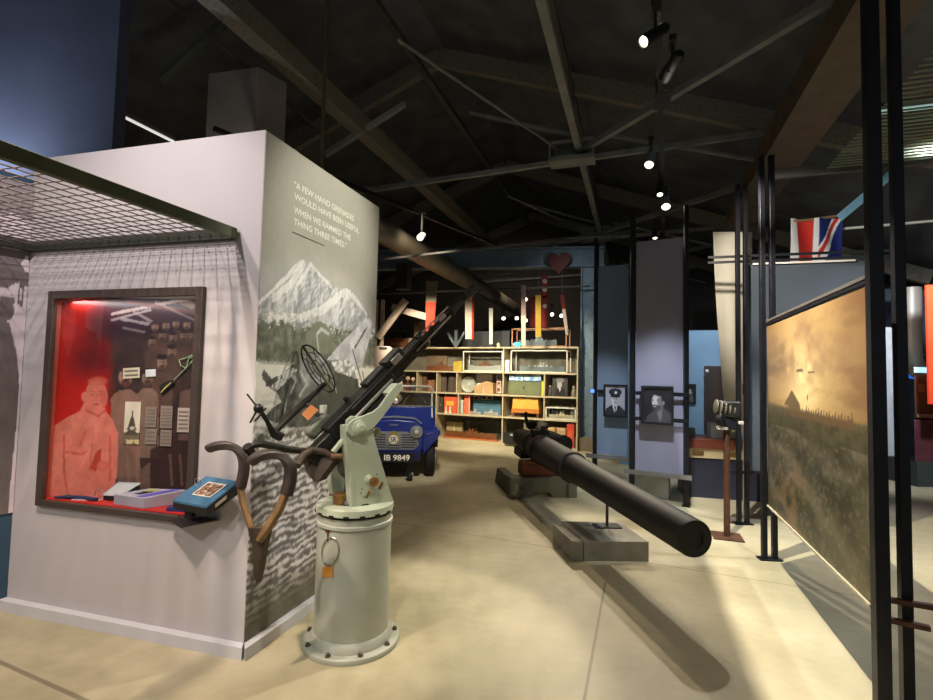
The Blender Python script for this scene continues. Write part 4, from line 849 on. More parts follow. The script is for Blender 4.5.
MB().lathe(jp+V((-.03, 0, .06)), V((1, 0, 0)), [(0, .045), (.01, .06), (.05, .06), (.06, .045)], 20).build('wheel', RUB, jk)
MB().bar(jp+V((-.06, .02, .06)), jp+V((-.02, .10, .20)), .03, .03).build('fork', GM, jk); MB().ball(jp+V((.035, -.02, .10)), .025).build('hub_cap', CHR, jk)
# ================================================================== POST FRAMES, PANELS AND PORTRAITS (right-hand side)
BLK = mat('black_steel_post', (24, 24, 30), .45, .3, .3, 12); RUST = mat('rusty_brown_steel', (88, 58, 42), .6, .3, .3, 14, bump=.1)
def flo(px, py): p = G(px, py); return V((p.x, p.y, 0))
def post_pair(name, foot, along, gap, w_, ztop, lab, z0=0, plate=True):
    along = V(along).normalized(); t = thing(name, foot, lab, 'post frame')
    for s in (-.5, .5): MB().bar(foot+along*gap*s+ZZ*(z0+.0), foot+along*gap*s+ZZ*ztop, w_, w_, along).build('post', BLK, t, bevel=.003)
    if plate: MB().box(foot+ZZ*.006, gap+w_*2.4, w_*2.2, .012, along).build('foot_plate', BLK, t)
    return t
# sunset panel between the posts C (far) and D (near)
fc = flo(765.5, 559); fdn = V((1.915, 2.30, 0)); pd_ = (fdn-fc).normalized(); pn = V((pd_.y, -pd_.x, 0))
if pn.x > 0: pn = -pn
sgap = .09
pp = post_pair('panel_post_pair', fc-pn*.03, V((.9, -.1, 0)), .085, .042, 3.6, 'black steel post pair at the far end of the sunset panel')
d1_ = D(875, 300, 2.36); d2_ = D(899, 300, 2.42); d1_.z = d2_.z = 0
pp2 = thing('panel_post_pair', (d1_+d2_)/2, 'thick black post pair in the right foreground, near end of the sunset panel', 'post frame')
MB().bar(d1_, d1_+ZZ*4.3, .058, .058, V((.95, -.3, 0))).build('post', BLK, pp2, bevel=.003); MB().bar(d2_, d2_+ZZ*4.3, .046, .046, V((.95, -.3, 0))).build('post', BLK, pp2, bevel=.003)
MB().box((d1_+d2_)/2+ZZ*.006, .3, .12, .012, d2_-d1_).build('foot_plate', BLK, pp2)
def onp(px, py): return PL(px, py, fc, pn)
zt = (onp(770, 327).z+onp(860, 290).z)/2; zb = (onp(790, 523).z+onp(870, 599).z)/2
pl0 = onp(770, 400); pl0.z = 0; pl0 = pl0; e1_ = fdn-pd_*.10; ln = (e1_-pl0).length
pc = Pic(150, 150, (120, 104, 70)); U, Wv = pc.U, pc.W; n = pc.noise(4, 6, 31); n2 = pc.noise(16, 20, 32); n3 = pc.noise(50, 50, 33, 3)
def pu(px, py):
    q = onp(px, py); return ((q-pl0).dot(pd_)/ln, (q.z-zb)/(zt-zb))
sun = pu(806, 385)
dd = np.hypot((U-sun[0])*1.15, (Wv-sun[1])*1.15)
sky = np.array((140, 108, 70.))*np.ones(U.shape+(3,)); t_ = (np.clip(1-dd/.72, 0, 1)**1.3)[..., None]
pc.c = sky*(1-t_)+np.array((250, 218, 148.))*t_; pc.put(np.clip((t_[..., 0]-.6)/.3, 0, 1), (255, 236, 170), .6)
cl = np.clip((n+.4*n2-.66)/.3, 0, 1)*np.clip((Wv-.62)/.15, 0, 1); pc.put(cl, (132, 100, 74), .6); pc.put(np.clip((pc.noise(3, 12, 38)-.5)/.2, 0, 1)*np.clip((Wv-.55)/.1, 0, 1)*np.clip((.32-U)/.1, 0, 1), (112, 94, 62), .7); pc.put(np.clip((pc.noise(4, 14, 39)-.5)/.2, 0, 1)*np.clip((U-.45)/.3, 0, 1)*np.clip((Wv-.5)/.1, 0, 1), (120, 84, 54), .5)
hz = pu(815, 409)[1]
hill = np.clip((hz+.02*(n-.5)-.02*U-Wv)/.02, 0, 1)
pc.put(hill, (104, 90, 66)); pc.put(hill*np.clip((hz-Wv)/.10, 0, 1), (72, 70, 48)); pc.put(hill*np.clip((n2-.42)/.2, 0, 1), (92, 88, 62), .6); pc.put(hill*np.clip((n3-.5)/.15, 0, 1), (54, 52, 34), .5)
dg = np.sin(U*9+Wv*30+7*n); gnd = Wv < hz-.12
pc.put(gnd*np.clip((dg+2*n2-1.2)/.9, 0, 1), (118, 110, 88), .6); pc.put(gnd*np.clip((n-.48)/.15, 0, 1)*np.clip((.36-Wv)/.1, 0, 1), (78, 70, 32), .6); pc.put(gnd*np.clip((.8-dg-2*n2)/.9, 0, 1), (48, 46, 28), .65); pc.put(gnd*np.clip((n3-.56)/.1, 0, 1), (140, 130, 108), .5)
pc.put(np.clip((.34-Wv)/.08, 0, 1)*np.clip((U-.12)/.08, 0, 1)*np.clip((.55-U)/.1, 0, 1)*np.clip((n2-.44)/.15, 0, 1), (140, 108, 78), .55)
for x_0 in np.linspace(.32, .9, 26):
    h_0 = hz-.004+.016*RNG.random(); pc.put(pc.poly([(x_0-.02, hz-.05), (x_0, h_0), (x_0+.02, hz-.05)]), (104, 82, 56))
pc.put(pc.poly([pu(787, 404), pu(795, 390), pu(804, 406), pu(801, 412)]), (112, 92, 62)); pc.put(pc.poly([pu(788, 415), pu(791.5, 411), pu(795, 416)]), (84, 72, 48)); pc.put(pc.poly([pu(815, 423), pu(817, 419), pu(820, 423)]), (84, 72, 48))
for q in ((803, 371.5, 3.6, 2.9), (815, 372.5, 3.4, 1.7)):
    a = pu(q[0]-q[2], q[1]); b = pu(q[0]+q[2], q[1]); c = pu(q[0], q[1]-q[3]); pc.put(pc.ell((a[0]+b[0])/2, a[1], abs(b[0]-a[0])/2, abs(c[1]-a[1])) & (Wv > a[1]-.006), (112, 98, 70))
pc.put(pc.seg(pu(811, 400), pu(811, 396), .004), (150, 110, 60)); pc.put(np.clip((.03-U)/.03, 0, 1)*(Wv < .8), (52, 48, 40), .8)
sp_t = thing('sunset_panel', pl0+pd_*ln/2+ZZ*0, 'large printed panel of a glowing orange sunset over rough ground, hung between black posts', 'display panel')
sheet('print', pc, pl0+pn*.02+ZZ*zb, pd_*ln, ZZ*(zt-zb), .02, sp_t, PRINTG)
MB().bar(pl0-pd_*.12+pn*.005+ZZ*(zt+.022), e1_+pd_*.05+pn*.005+ZZ*(zt+.022), .04, .016).build('top_rail', BLK, sp_t)
MB().bar(pl0-pd_*.02+pn*.012+ZZ*(zt+.05), e1_+pn*.012+ZZ*(zt+.05), .018, .018).build('top_trim', mat('grey_rail', (104, 98, 92), .5, .2), sp_t)
MB().bar(pl0+pn*.016+ZZ*(zb-.006), e1_+pn*.016+ZZ*(zb-.006), .03, .012).build('bottom_trim', mat('pale_edge_trim', (186, 176, 150), .5), sp_t)
dl_ = V((.95, -.3, 0)).normalized()
for z_, k in ((zb+.02, .34), (zb-.07, .2)): MB().bar(e1_-pd_*.05+ZZ*z_+dl_*.0, e1_+ZZ*z_+dl_*k-pd_*.0, .03, .022).build('clamp_rod', RUST, sp_t)
# slate panel behind it, on posts B
fb_ = flo(743, 524)
pb = post_pair('slate_post_pair', fb_, V((1, -.05, 0)), .085, .042, 3.75, 'black steel post pair holding the left edge of the dark slate panel', 0)
q0 = V((D(750, 470, 5.62).x, 5.62, 0)); q1 = V((D(872, 470, 5.3).x, 5.3, 0)); qd = (q1-q0).normalized()
sl = thing('blank_panel', (q0+q1)/2, 'dark slate blue blank panel standing behind the sunset panel', 'display panel')
SLT = mat('slate_blue_board', (66, 74, 84), .8, 0, .06, 3)
zs0, zs1 = D(752, 470, 5.62).z, D(752, 265, 5.62).z
MB().box((q0+q1)/2+ZZ*(zs0+zs1)/2, (q1-q0).length, .03, zs1-zs0, qd).build('board', SLT, sl)
for z_ in (zs1+.03, zs1+.09): MB().bar(q0-qd*.45+V((0, -.06, 0))+ZZ*z_, q1+qd*.25+V((0, -.06, 0))+ZZ*z_, .025, .025).build('top_rail', BLK, sl)
MB().bar(q0+qd*.02+V((0, -.04, 0))+ZZ*(zs1-.0), q0+qd*1.0+V((0, -.04, 0))+ZZ*(zs1-.0), .02, .02).build('white_trim', mat('white_trim', (214, 210, 204), .5), sl)
MB().bar(q0-qd*.2+ZZ*(zs0-.03), q1+ZZ*(zs0-.03), .03, .03).build('bottom_rail', BLK, sl)
# white drape behind the posts
npx = 26
dr_ = Pic(24, 60, (224, 216, 198)); 
dp_ = MB(); rows = 40; cols = 18
le = [(713, 232), (714, 262), (716, 295), (719, 330), (722, 365), (724, 395), (727, 412), (733, 432)]; re_ = [(752, 230), (752, 262), (752, 295), (752, 330), (752, 365), (752, 395), (752, 412), (752, 432)]
yl = [a[1] for a in le]
for j in range(rows+1):
    y = 232+200*j/rows; xl = np.interp(y, yl, [a[0] for a in le])
    for i in range(cols+1):
        u = i/cols; p = D(xl+(752-xl)*u, y, 6.35); t = j/rows
        p = p+V((0, .05*math.sin(u*9+2*t)*t+.03*math.sin(u*22+5*t)*t*t, 0)); dp_.v.append(p)
for j in range(rows):
    for i in range(cols):
        a = j*(cols+1)+i; dp_.f.append((a, a+1, a+cols+2, a+cols+1))
o = dp_.build('parachute_drape', mat('ivory_fabric', (226, 218, 198), .8, 0, .05, 3), ang=180); tag(o, 'ivory fabric drape hanging behind the black slate posts', 'drape')
sdm = o.modifiers.new('thick', 'SOLIDIFY'); sdm.thickness = .006
tag(MB().tube([D(744, 262, 5.75), V(D(744, 443, 5.75).xy.to_3d())], .016, 10).build('striped_pole', mat('cream_pole', (224, 214, 200), .5)), 'slim cream pole with a red band beside the ivory drape', 'pole')
tag(MB().tube([D(744, 384, 5.74), D(744, 395, 5.74)], .0175, 10).build('pole_band', mat('red_band', (190, 60, 40), .5)), 'red band around the slim cream pole', 'band')
# instrument on a brown pole
bp0 = flo(727, 537); ins = thing('pole_instrument', bp0, 'dark ribbed instrument head on a rusty brown pole with square foot plate', 'instrument')
MB().box(bp0+ZZ*.006, .27, .27, .012, V((.94, -.32, 0))).build('foot_plate', RUST, ins)
ptop = D(727, 429, bp0.y).z
MB().tube([bp0+ZZ*.012, V((bp0.x, bp0.y, ptop))], .03, 16).build('pole', RUST, ins)
hb0 = V((bp0.x, bp0.y, ptop))
MB().box(hb0+ZZ*.055+V((.02, 0, 0)), .11, .11, .12).build('socket', mat('dark_navy_metal', (34, 36, 48), .5, .3), ins, bevel=.006)
MB().box(hb0+V((-.06, -.03, .01)), .10, .05, .03).build('pale_lug', mat('pale_lug', (200, 196, 186), .5), ins, bevel=.004)
hd = MB().box(hb0+V((.02, 0, .2)), .2, .16, .16, V((.95, -.2, 0))).build('head_block', mat('black_instrument', (40, 40, 38), .45, .3, .2, 10), ins, bevel=.02)
rb_ = MB()
for k in range(5): rb_.lathe(hb0+V((-.125+k*.042, -.02, .225-.008*k)), V((1, -.2, -.1)), [(0, .062), (.004, .072), (.012, .072), (.016, .062)], 20)
rb_.build('cooling_ribs', mat('worn_grey_ribs', (128, 124, 108), .45, .3, .3, 16), hd)
MB().lathe(hb0+V((-.10, -.03, .10)), V((.6, -.7, 0)), [(0, .06), (.05, .06), (.06, .045)], 18).build('side_drum', BLK, ins)
MB().box(hb0+V((.08, -.02, .14)), .07, .1, .1).build('side_box', mat('dark_olive', (58, 56, 48), .5, .2), ins, bevel=.01)
MB().box(hb0+V((.11, -.05, .07)), .05, .05, .03).build('pale_lug', MATS['pale_lug'], ins, bevel=.004)
# union flag
def fq(px, py): return D(px, py, 6.6)
o_ = fq(790, 264); ex = fq(843, 263)-o_; top = fq(793, 222)-o_; ey = V((0, 0, 1))*(fq(800, 219).z-o_.z)
pc = Pic(60, 50, (30, 44, 120)); U, Wv = pc.U, pc.W
pc.c = np.ones_like(pc.c)*np.array((34, 48, 126.))
pc.put(pc.poly([(.99, 1.0), (.62, .0), (.36, .0), (.84, 1.0)]), (232, 236, 240)); pc.put(pc.poly([(.955, 1.0), (.49, .0), (.40, .0), (.88, 1.0)]), (200, 56, 44))
pc.put(U < .53, (232, 236, 240)); pc.put((U > .14) & (U < .445), (204, 52, 44)); pc.put((U < .12) & (Wv < .06), (200, 52, 44))
pc.c *= (.94+.12*pc.noise(12, 4, 44))[..., None]
fg = thing('union_flag', o_+ex*.5, 'red white and blue union flag hanging from a cord above the slate panel', 'flag')
def fshape(u, v): return .03*math.sin(u*11+v*2)
fo = sheet('cloth', pc, o_, ex, ey, .004, fg, PRINT, fshape)
me = fo.data; lim = [(0, 1.0)]
MB().tube([fq(792, 221.5), fq(812, 219.5), fq(840, 215.5)], .018, 8).build('hem_pole', mat('tan_pole', (146, 120, 94), .6), fg)
tag(bar2('blue_strap', D(839, 218, 6.55), D(896, 170, 6.2), .10, .02, mat('light_blue_strap', (118, 170, 200), .6), 'light blue strap running up from the union flag', 'strap', V((0, 1, 0))))
bar2('stretched_rope', D(840, 229, 6.7), D(945, 220, 6.2), .03, .02, mat('white_cord', (206, 214, 210), .6), 'pale cord stretched level beside the union flag', 'cord', V((0, 1, 0)))
# portrait frames
def portrait(kind):
    pc = Pic(80, 100, (40, 40, 42)); U, Wv = pc.U, pc.W
    if kind == 1:
        pc.c = np.ones_like(pc.c)*np.array((176, 172, 184.)); 
        pc.put(pc.poly([(.0, 0), (.02, .2), (.28, .34), (.72, .34), (.98, .18), (1, 0)]), (52, 52, 60)); pc.put(pc.poly([(.36, .36), (.62, .36), (.55, .14), (.47, .08), (.42, .2)]), (230, 230, 234)); pc.put(pc.poly([(.46, .32), (.54, .32), (.52, .1), (.48, .08)]), (40, 40, 46))
        pc.put(pc.poly([(.40, .30), (.60, .30), (.60, .45), (.40, .45)]), (190, 186, 190)); pc.put(pc.ell(.49, .54, .18, .20), (208, 204, 206)); pc.put(pc.ell(.56, .52, .10, .16), (150, 148, 152), .6)
        pc.put(pc.ell(.50, .80, .33, .13), (50, 50, 56)); pc.put(pc.poly([(.26, .74), (.76, .74), (.72, .62), (.28, .62)]), (44, 44, 50)); pc.put(pc.ell(.53, .78, .07, .05), (220, 220, 224)); pc.put(pc.ell(.49, .645, .22, .035), (22, 22, 26))
        for sx in (-.075, .075): pc.put(pc.ell(.49+sx, .57, .035, .016), (60, 58, 62))
        pc.put(pc.seg((.49, .56), (.48, .49), .012), (140, 136, 140)); pc.put(pc.ell(.49, .44, .06, .014), (90, 84, 88))
    else:
        n_ = pc.noise(5, 6, 51); pc.c *= (.75+.5*n_)[..., None]
        pc.put(pc.poly([(.06, 0), (.18, .20), (.40, .33), (.74, .42), (1, .28), (1, 0)]), (74, 74, 78)); pc.put(pc.poly([(.50, .30), (.58, .04), (.66, .08), (.70, .40)]), (140, 138, 142), .6); pc.put(pc.poly([(.42, .30), (.72, .40), (.70, .55), (.46, .46)]), (104, 102, 104), .9)
        pc.put(pc.ell(.51, .60, .21, .255, .10, .25), (176, 174, 176)); pc.put(pc.ell(.64, .58, .14, .26, .1, .8), (92, 90, 92), .75); pc.put(pc.ell(.43, .67, .13, .07, .1, .7), (206, 204, 206), .6); pc.put(pc.ell(.44, .55, .09, .06, .1, .8), (204, 202, 204), .5)
        pc.put(pc.ell(.57, .835, .23, .075, -.10, .35), (36, 34, 36)); pc.put(pc.ell(.72, .72, .075, .14, .1, .4), (40, 38, 40)); pc.put(pc.ell(.735, .575, .035, .065, 0, .3), (140, 138, 140))
        pc.put(pc.ell(.48, .415, .19, .095, .25, .6), (62, 58, 60), .85); pc.put(pc.ell(.42, .49, .10, .022, .15, .4), (54, 50, 52), .8); pc.put(pc.ell(.425, .462, .06, .013, .1, .3), (190, 184, 184), .9)
        pc.put(pc.ell(.385, .555, .035, .035, 0, .6), (208, 206, 208), .7); pc.put(pc.ell(.40, .525, .03, .012, 0, .4), (96, 92, 94), .6)
        for sx in (-.085, .085): pc.put(pc.ell(.44+sx, .632, .040, .016, .1, .5), (52, 50, 52), .9); pc.put(pc.ell(.44+sx, .672, .055, .011, .15, .4), (60, 56, 58), .8)
    return pc
FB0 = flo(684, 506); FBd = V((-.88, .47, 0)).normalized(); FBn = V((FBd.y, -FBd.x, 0))
if FBn.y > 0: FBn = -FBn
FA0 = V((D(629, 400, 7.55).x, 7.55, 0)); FAd = FBd; FAn = FBn
def framed(name, x0, y0, x1, y1, p0, nn, kind, lab, off=.06):
    A = PL(x0, y1, p0+nn*off, nn); B = PL(x1, y1, p0+nn*off, nn); C_ = PL(x0, y0, p0+nn*off, nn); ex = B-A; ex.z = 0; h = ((C_-A).z+(PL(x1, y0, p0+nn*off, nn)-B).z)/2; A.z = (A.z+B.z)/2
    t = thing(name, A+ex*.5, lab, 'framed portrait'); e = ex.normalized(); w0 = ex.length; fw = .03; m_ = MB()
    for c, sx, sz in ((A+ex*.5+ZZ*fw/2, w0, fw), (A+ex*.5+ZZ*(h-fw/2), w0, fw), (A+e*fw/2+ZZ*h/2, fw, h-2*fw), (A+ex-e*fw/2+ZZ*h/2, fw, h-2*fw)): m_.box(c, sx, .04, sz, e)
    m_.build('frame', mat('black_wood_frame', (20, 20, 22), .5), t)
    sheet('photo_print', portrait(kind), A+e*fw*.9+ZZ*fw*.9+nn*.005, e*(w0-1.8*fw), ZZ*(h-1.8*fw), .012, t, PRINTG); return t
framed('framed_portrait', 641, 386, 673.5, 424.5, FB0, FBn, 2, 'framed dark portrait of a smiling bearded man, larger of the two on the post rails')
framed('framed_portrait', 603.5, 384.5, 627, 417, FA0, FAn, 1, 'framed portrait of a man in a peaked cap and tie, left of the bearded man')
SB_ = mat('slate_violet_board', (136, 136, 156), .75, 0, .05, 3); SB2 = mat('slate_teal_board', (124, 142, 162), .75, 0, .05, 3)
def tall_panel(p0, x0, x1, yb_, yt, m, lab, off=-.05, nn=FBn):
    a = PL(x0, yb_, p0+nn*off, nn); b = PL(x1, yb_, p0+nn*off, nn); top = PL((x0+x1)/2, yt, p0+nn*off, nn).z; zb_ = (a.z+b.z)/2
    a.z = b.z = 0; o = MB().box((a+b)/2+ZZ*(zb_+top)/2, (b-a).length, .04, top-zb_, (b-a)); return tag(o.build('tall_panel', m), lab, 'display panel')
tall_panel(FB0, 635.5, 683.5, 474, 240, SB_, 'tall slate violet panel behind the bearded man portrait')
tall_panel(FA0, 597, 627.5, 455, 266, SB2, 'tall slate teal panel behind the portrait of the man in a peaked cap')
def post_at(px, p0, nn, wpx, ztop, lab, off=.0, base=True):
    q = PL(px, 420, p0+nn*off, nn); q.z = 0; t = thing('panel_post', q, lab, 'post'); w_ = .05
    MB().bar(q, q+ZZ*ztop, w_, w_, V((1, 0, 0))).build('post', BLK, t, bevel=.003); MB().box(q+ZZ*.006-nn*.06, .09, .22, .012, FBd.cross(ZZ)*0+FBd).build('foot_plate', BLK, t)
    MB().bar(q-nn*.11, q-nn*.11+ZZ*ztop*.98, w_*.8, w_*.8, V((1, 0, 0))).build('rear_post', BLK, t); return t
post_at(686, FB0, FBn, 6, 3.75, 'black post at the right edge of the slate violet panel'); post_at(631.5, FB0, FBn, 6, 3.75, 'black post between the two portraits')
post_at(594.5, FA0, FAn, 5, 3.75, 'black post left of the man in the peaked cap'); 
rl_ = thing('portrait_rails', PL(658, 420, FB0, FBn)*1, 'black horizontal rails carrying the portrait of the bearded man', 'rail')
for y_a, y_b in ((393, 394.8), (418.5, 421)):
    a = PL(633, y_a, FB0+FBn*.034, FBn); b = PL(688, y_b, FB0+FBn*.03, FBn); a.z = b.z = (a.z+b.z)/2; MB().bar(a, b, .012, .05).build('rail', BLK, rl_)
for (x0, x1, y, p0, nn, lab) in ((624, 692, 488-14.5, FB0, FBn, 'pair of pale foot rails under the slate violet panel'), (586, 634, 456.5, FA0, FAn, 'pair of pale foot rails under the slate teal panel')):
    t = thing('foot_rail', PL((x0+x1)/2, y, p0, nn), lab, 'rail')
    for o_f, dy in ((.05, 0), (.16, 2)):
        a = PL(x0, y+dy, p0+nn*o_f, nn); b = PL(x1, y+dy, p0+nn*o_f, nn); a.z = b.z = (a.z+b.z)/2; MB().bar(a, b, .03, .03).build('bar', mat('grey_foot_bar', (132, 130, 124), .4, .5), t)
lp_ = thing('panel_lamp', PL(592.5, 391, FA0+FAn*.05, FAn), 'small bright blue square light on the post left of the peaked cap portrait', 'light')
q = PL(592.5, 391, FA0+FAn*.06, FAn); MB().box(q, .05, .03, .05, FBd).build('body', mat('blue_lamp_glow', (90, 150, 240), .4, emit=(80, 140, 255), es=1.5), lp_)
MB().box(q+V((.13, .0, 0)), .10, .03, .05, FBd).build('bracket', BLK, lp_)
tag(MB().box(PL(651, 489, FB0-FBn*.35, FBn)*1-ZZ*0, .46, .2, .36, FBd).build('white_plinth', mat('off_white_plinth', (186, 186, 174), .6)), 'low off-white plinth behind the foot rails of the violet panel', 'plinth')
# blue wall, counter, door, third frame
wy0 = 8.7
bw0 = D(640, 330, wy0+.2); bw1 = D(800, 330, wy0-.3); struct('wall_blue', MB().box(V(((bw0.x+bw1.x)/2, wy0, bw0.z/2)), 3.2, .12, bw0.z, BX), BLUEWALL)
def onw(px, py, off=.09): return PL(px, py, V((4.4, wy0, 0))-V((-BX.y, BX.x, 0))*off, V((-BX.y, BX.x, 0)))
wn = V((BX.y, -BX.x, 0))
a, b = onw(705, 437), onw(738, 437); tp_ = onw(712, 366).z
dw = thing('door_panel', (a+b)/2-ZZ*0, 'dark brown door with a small white knob on the pale blue wall', 'door')
dw.location.z = 0
MB().box(V(((a+b)/2).xy.to_3d())+ZZ*tp_/2, (b-a).length+.02, .05, tp_, BX).build('leaf', mat('dark_brown_door', (52, 40, 38), .5, 0, .15, 4), dw, bevel=.004)
hm_ = MB()
for k in range(6): hm_.box(V((a.x, a.y, 0))+wn*.03+ZZ*(.35+k*.26), .03, .02, .05, BX)
hm_.build('hinges', DARK, dw); MB().ball(onw(707, 371, .12), .03).build('knob', mat('white_knob', (230, 230, 230), .3), dw)
framed('framed_print', 685, 384, 696, 404, V((4.4, wy0, 0))+wn*.09, wn, 2, 'small black framed print half hidden by the post on the pale blue wall', .0)
cy = 6.75; ca, cb = D(682, 460, cy), D(772, 460, cy-.25); cd_ = (cb-ca); cd_.z = 0
ct = thing('counter', V(((ca.x+cb.x)/2, cy, 0)), 'long wooden counter with cream drawer band and navy front before the blue wall', 'counter')
ca.z = cb.z = 0; cc = (ca+cb)/2; cn_ = V((cd_.y, -cd_.x, 0)).normalized()
if cn_.y > 0: cn_ = -cn_
cl_n = cd_.length; zt_ = D(700, 438, cy).z; zm = D(700, 447.5, cy).z; zl = D(700, 457, cy).z
MB().box(cc-cn_*.25+ZZ*((zm+zt_)/2), cl_n, .6, zt_-zm, cd_).build('worktop', mat('red_brown_wood', (124, 62, 44), .45, 0, .15, 5), ct, bevel=.004)
MB().box(cc-cn_*.25+ZZ*((zm+zl)/2), cl_n-.02, .54, zm-zl, cd_).build('drawer_band', mat('cream_paint', (206, 184, 142), .6), ct)
for k in (-.32, .05, .3): MB().box(cc+cn_*.025+cd_*k+ZZ*((zm+zl)/2), .14, .02, .06, cd_).build('drawer_pull', mat('brass_pull', (124, 96, 54), .4, .5, .2, 20), ct, bevel=.008)
MB().box(cc-cn_*.25+ZZ*(zl/2), cl_n-.06, .5, zl, cd_).build('front', mat('dark_navy_front', (34, 36, 52), .6, 0, .15, 4), ct)
bxm = mat('pale_grey_box', (176, 176, 168), .6)
tag(MB().box(cc-cn_*.25+cd_*.0+ZZ*(zt_+.10), .3, .25, .2, cd_).build('storage_box', bxm, bevel=.004), 'pale grey box on the wooden counter below the dark door', 'box')
tag(MB().box(cc-cn_*.3-cd_*.38+ZZ*(zt_+.055), .17, .2, .11, cd_).build('storage_box', mat('pale_green_box', (150, 170, 164), .6), bevel=.004), 'small pale green box at the left end of the wooden counter', 'box')
# far right: duct elbow, lit screen, cabinets, red banner
ry = 8.8
el = thing('hanging_duct', D(914, 330, ry), 'pale grey vertical duct with elbow at the far right', 'duct')
MB().tube([D(911, 288, ry), D(911.5, 350, ry), D(913, 362, ry), D(917, 369, ry), D(923, 374, ry)], [.15, .15, .15, .15, .14], 18).build('pipe', mat('pale_duct_metal', (178, 170, 160), .45, .2, .1, 6), el)
for y in (356, 366): MB().lathe(D(912.5 if y < 360 else 915, y, ry), V((.25, 0, -1)), [(-.01, .152), (-.01, .16), (.015, .16), (.015, .152)], 20).build('collar', MATS['pale_duct_metal'], el)
sc_ = thing('lit_screen', D(905, 378, ry+.5), 'glowing blue information screen behind the duct elbow', 'screen')
MB().prism([D(890, 354, ry+.4), D(912, 357, ry+.4), D(924, 367, ry+.4), D(918, 379, ry+.4), D(890, 374, ry+.4)], V((0, .1, 0))).build('screen_face', mat('blue_screen_glow', (40, 90, 200), .4, emit=(40, 100, 220), es=1.0), sc_)
MB().cyl(V((D(905, 378, ry+.45).x, ry+.45, 0)), D(905, 378, ry+.45), .05).build('stand', BLK, sc_)
MB().prism([D(900, 361, ry+.39), D(909, 362, ry+.39), D(909, 372, ry+.39), D(900, 371, ry+.39)], V((0, .004, 0))).build('screen_graphic', mat('cyan_glow', (170, 225, 250), .4, emit=(150, 220, 255), es=1.3), sc_)
kb = thing('oak_cabinet', D(930, 420, 7.9), 'brown wooden cabinet with lit cyan top edge at the far right', 'cabinet')
def cab(x0, x1, y0, y1, Y, dep, name, m, par, bev=.005):
    a = D(x0, y1, Y); b = D(x1, y0, Y); c = D(x0, y1, Y+dep).x; return MB().hexa([V((a.x, Y, a.z)), V((b.x, Y, a.z)), V((b.x, Y+dep, a.z)), V((c, Y+dep, a.z)), V((a.x, Y, b.z)), V((b.x, Y, b.z)), V((b.x, Y+dep, b.z)), V((c, Y+dep, b.z))]).build(name, m, par, bevel=bev)
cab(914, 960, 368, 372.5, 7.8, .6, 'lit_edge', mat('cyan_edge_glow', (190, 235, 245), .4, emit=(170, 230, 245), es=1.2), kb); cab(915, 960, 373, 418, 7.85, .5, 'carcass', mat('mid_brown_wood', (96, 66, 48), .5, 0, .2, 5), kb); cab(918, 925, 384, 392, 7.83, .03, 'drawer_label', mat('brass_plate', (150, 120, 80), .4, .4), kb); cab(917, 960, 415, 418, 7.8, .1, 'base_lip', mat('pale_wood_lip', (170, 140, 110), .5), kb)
mk_ = thing('maroon_cabinet', V((D(940, 470, 7.7).x, 7.95, 0)), 'maroon cabinet on a dark green base below the brown wooden cabinet', 'cabinet')
cab(915, 962, 421, 462, 7.72, .6, 'body', mat('maroon_paint', (92, 48, 56), .5, 0, .25, 8), mk_)
a = D(917, 462, 7.7); MB().hexa([V((a.x, 7.7, 0)), V((a.x+1, 7.7, 0)), V((a.x+1, 8.3, 0)), V((a.x, 8.3, 0)), V((a.x, 7.7, a.z)), V((a.x+1, 7.7, a.z)), V((a.x+1, 8.3, a.z)), V((a.x, 8.3, a.z))]).build('base', mat('dark_green_base', (58, 66, 64), .6), mk_)
a = D(925.5, 285, 7.4); b = D(925.5, 404, 7.4)
rbn = thing('red_banner', V((a.x+.3, 7.4, 0)), 'glowing orange-red banner on a stand at the right edge of the view', 'banner')
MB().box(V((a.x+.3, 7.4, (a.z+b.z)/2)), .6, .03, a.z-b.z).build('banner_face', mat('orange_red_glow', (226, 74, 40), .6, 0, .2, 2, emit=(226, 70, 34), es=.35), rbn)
MB().cyl(V((a.x+.35, 7.43, 0)), V((a.x+.35, 7.43, b.z)), .02).build('stand', BLK, rbn)
q = flo(913, 475); tag(MB().box(q+ZZ*.04, .16, .16, .08).build('red_block', mat('red_block_paint', (214, 70, 48), .6), bevel=.006), 'small red block on the floor at the foot of the maroon cabinet', 'block')
q = V((D(890, 470, 8.6).x, 8.6, 0)); tag(MB().box(q+ZZ*(1.28), .16, .05, 2.5, V((1, .2, 0))).build('white_banner', mat('white_banner', (214, 218, 222), .6)), 'narrow white upright banner seen between the thick foreground posts', 'banner')
struct('wall_right_gallery', MB().box(V((9.6, 10.2, 1.75)), 6, .1, 3.5), mat('grey_blue_wall', (92, 104, 116), .8))
# slatted grid canopy at upper right
gz = 3.7; gcn = thing('grid_canopy', G(900, 120, gz), 'greenish wire grid canopy high at the upper right', 'canopy')
ga = G(845, 166, gz); gm = MB()
for k in range(30):
    p = ga-AX*(.072*k)*1.0; p = p-BX*(.0); gm.bar(p-BX*.15, p+BX*4.2, .012, .012)
gm.build('grid_wires', mat('pale_grid_wire', (150, 158, 130), .5, .3), gcn)
MB().bar(ga+AX*.05-BX*.6, ga+AX*.05+BX*4.2, .05, .09).build('edge_rail', DARK, gcn); 
q = G(880, 112, gz+.06); tb_ = thing('tube_light', q, 'pale tube light lying above the wire grid canopy at upper right', 'light')
MB().tube([q-BX*.1, q+BX*2], .022, 8).build('tube', mat('cool_tube_glow', (170, 205, 205), .4, emit=(170, 210, 205), es=.55), tb_); MB().bar(q-BX*.1+ZZ*.045, q+BX*2+ZZ*.045, .07, .03).build('housing', DARK, tb_)
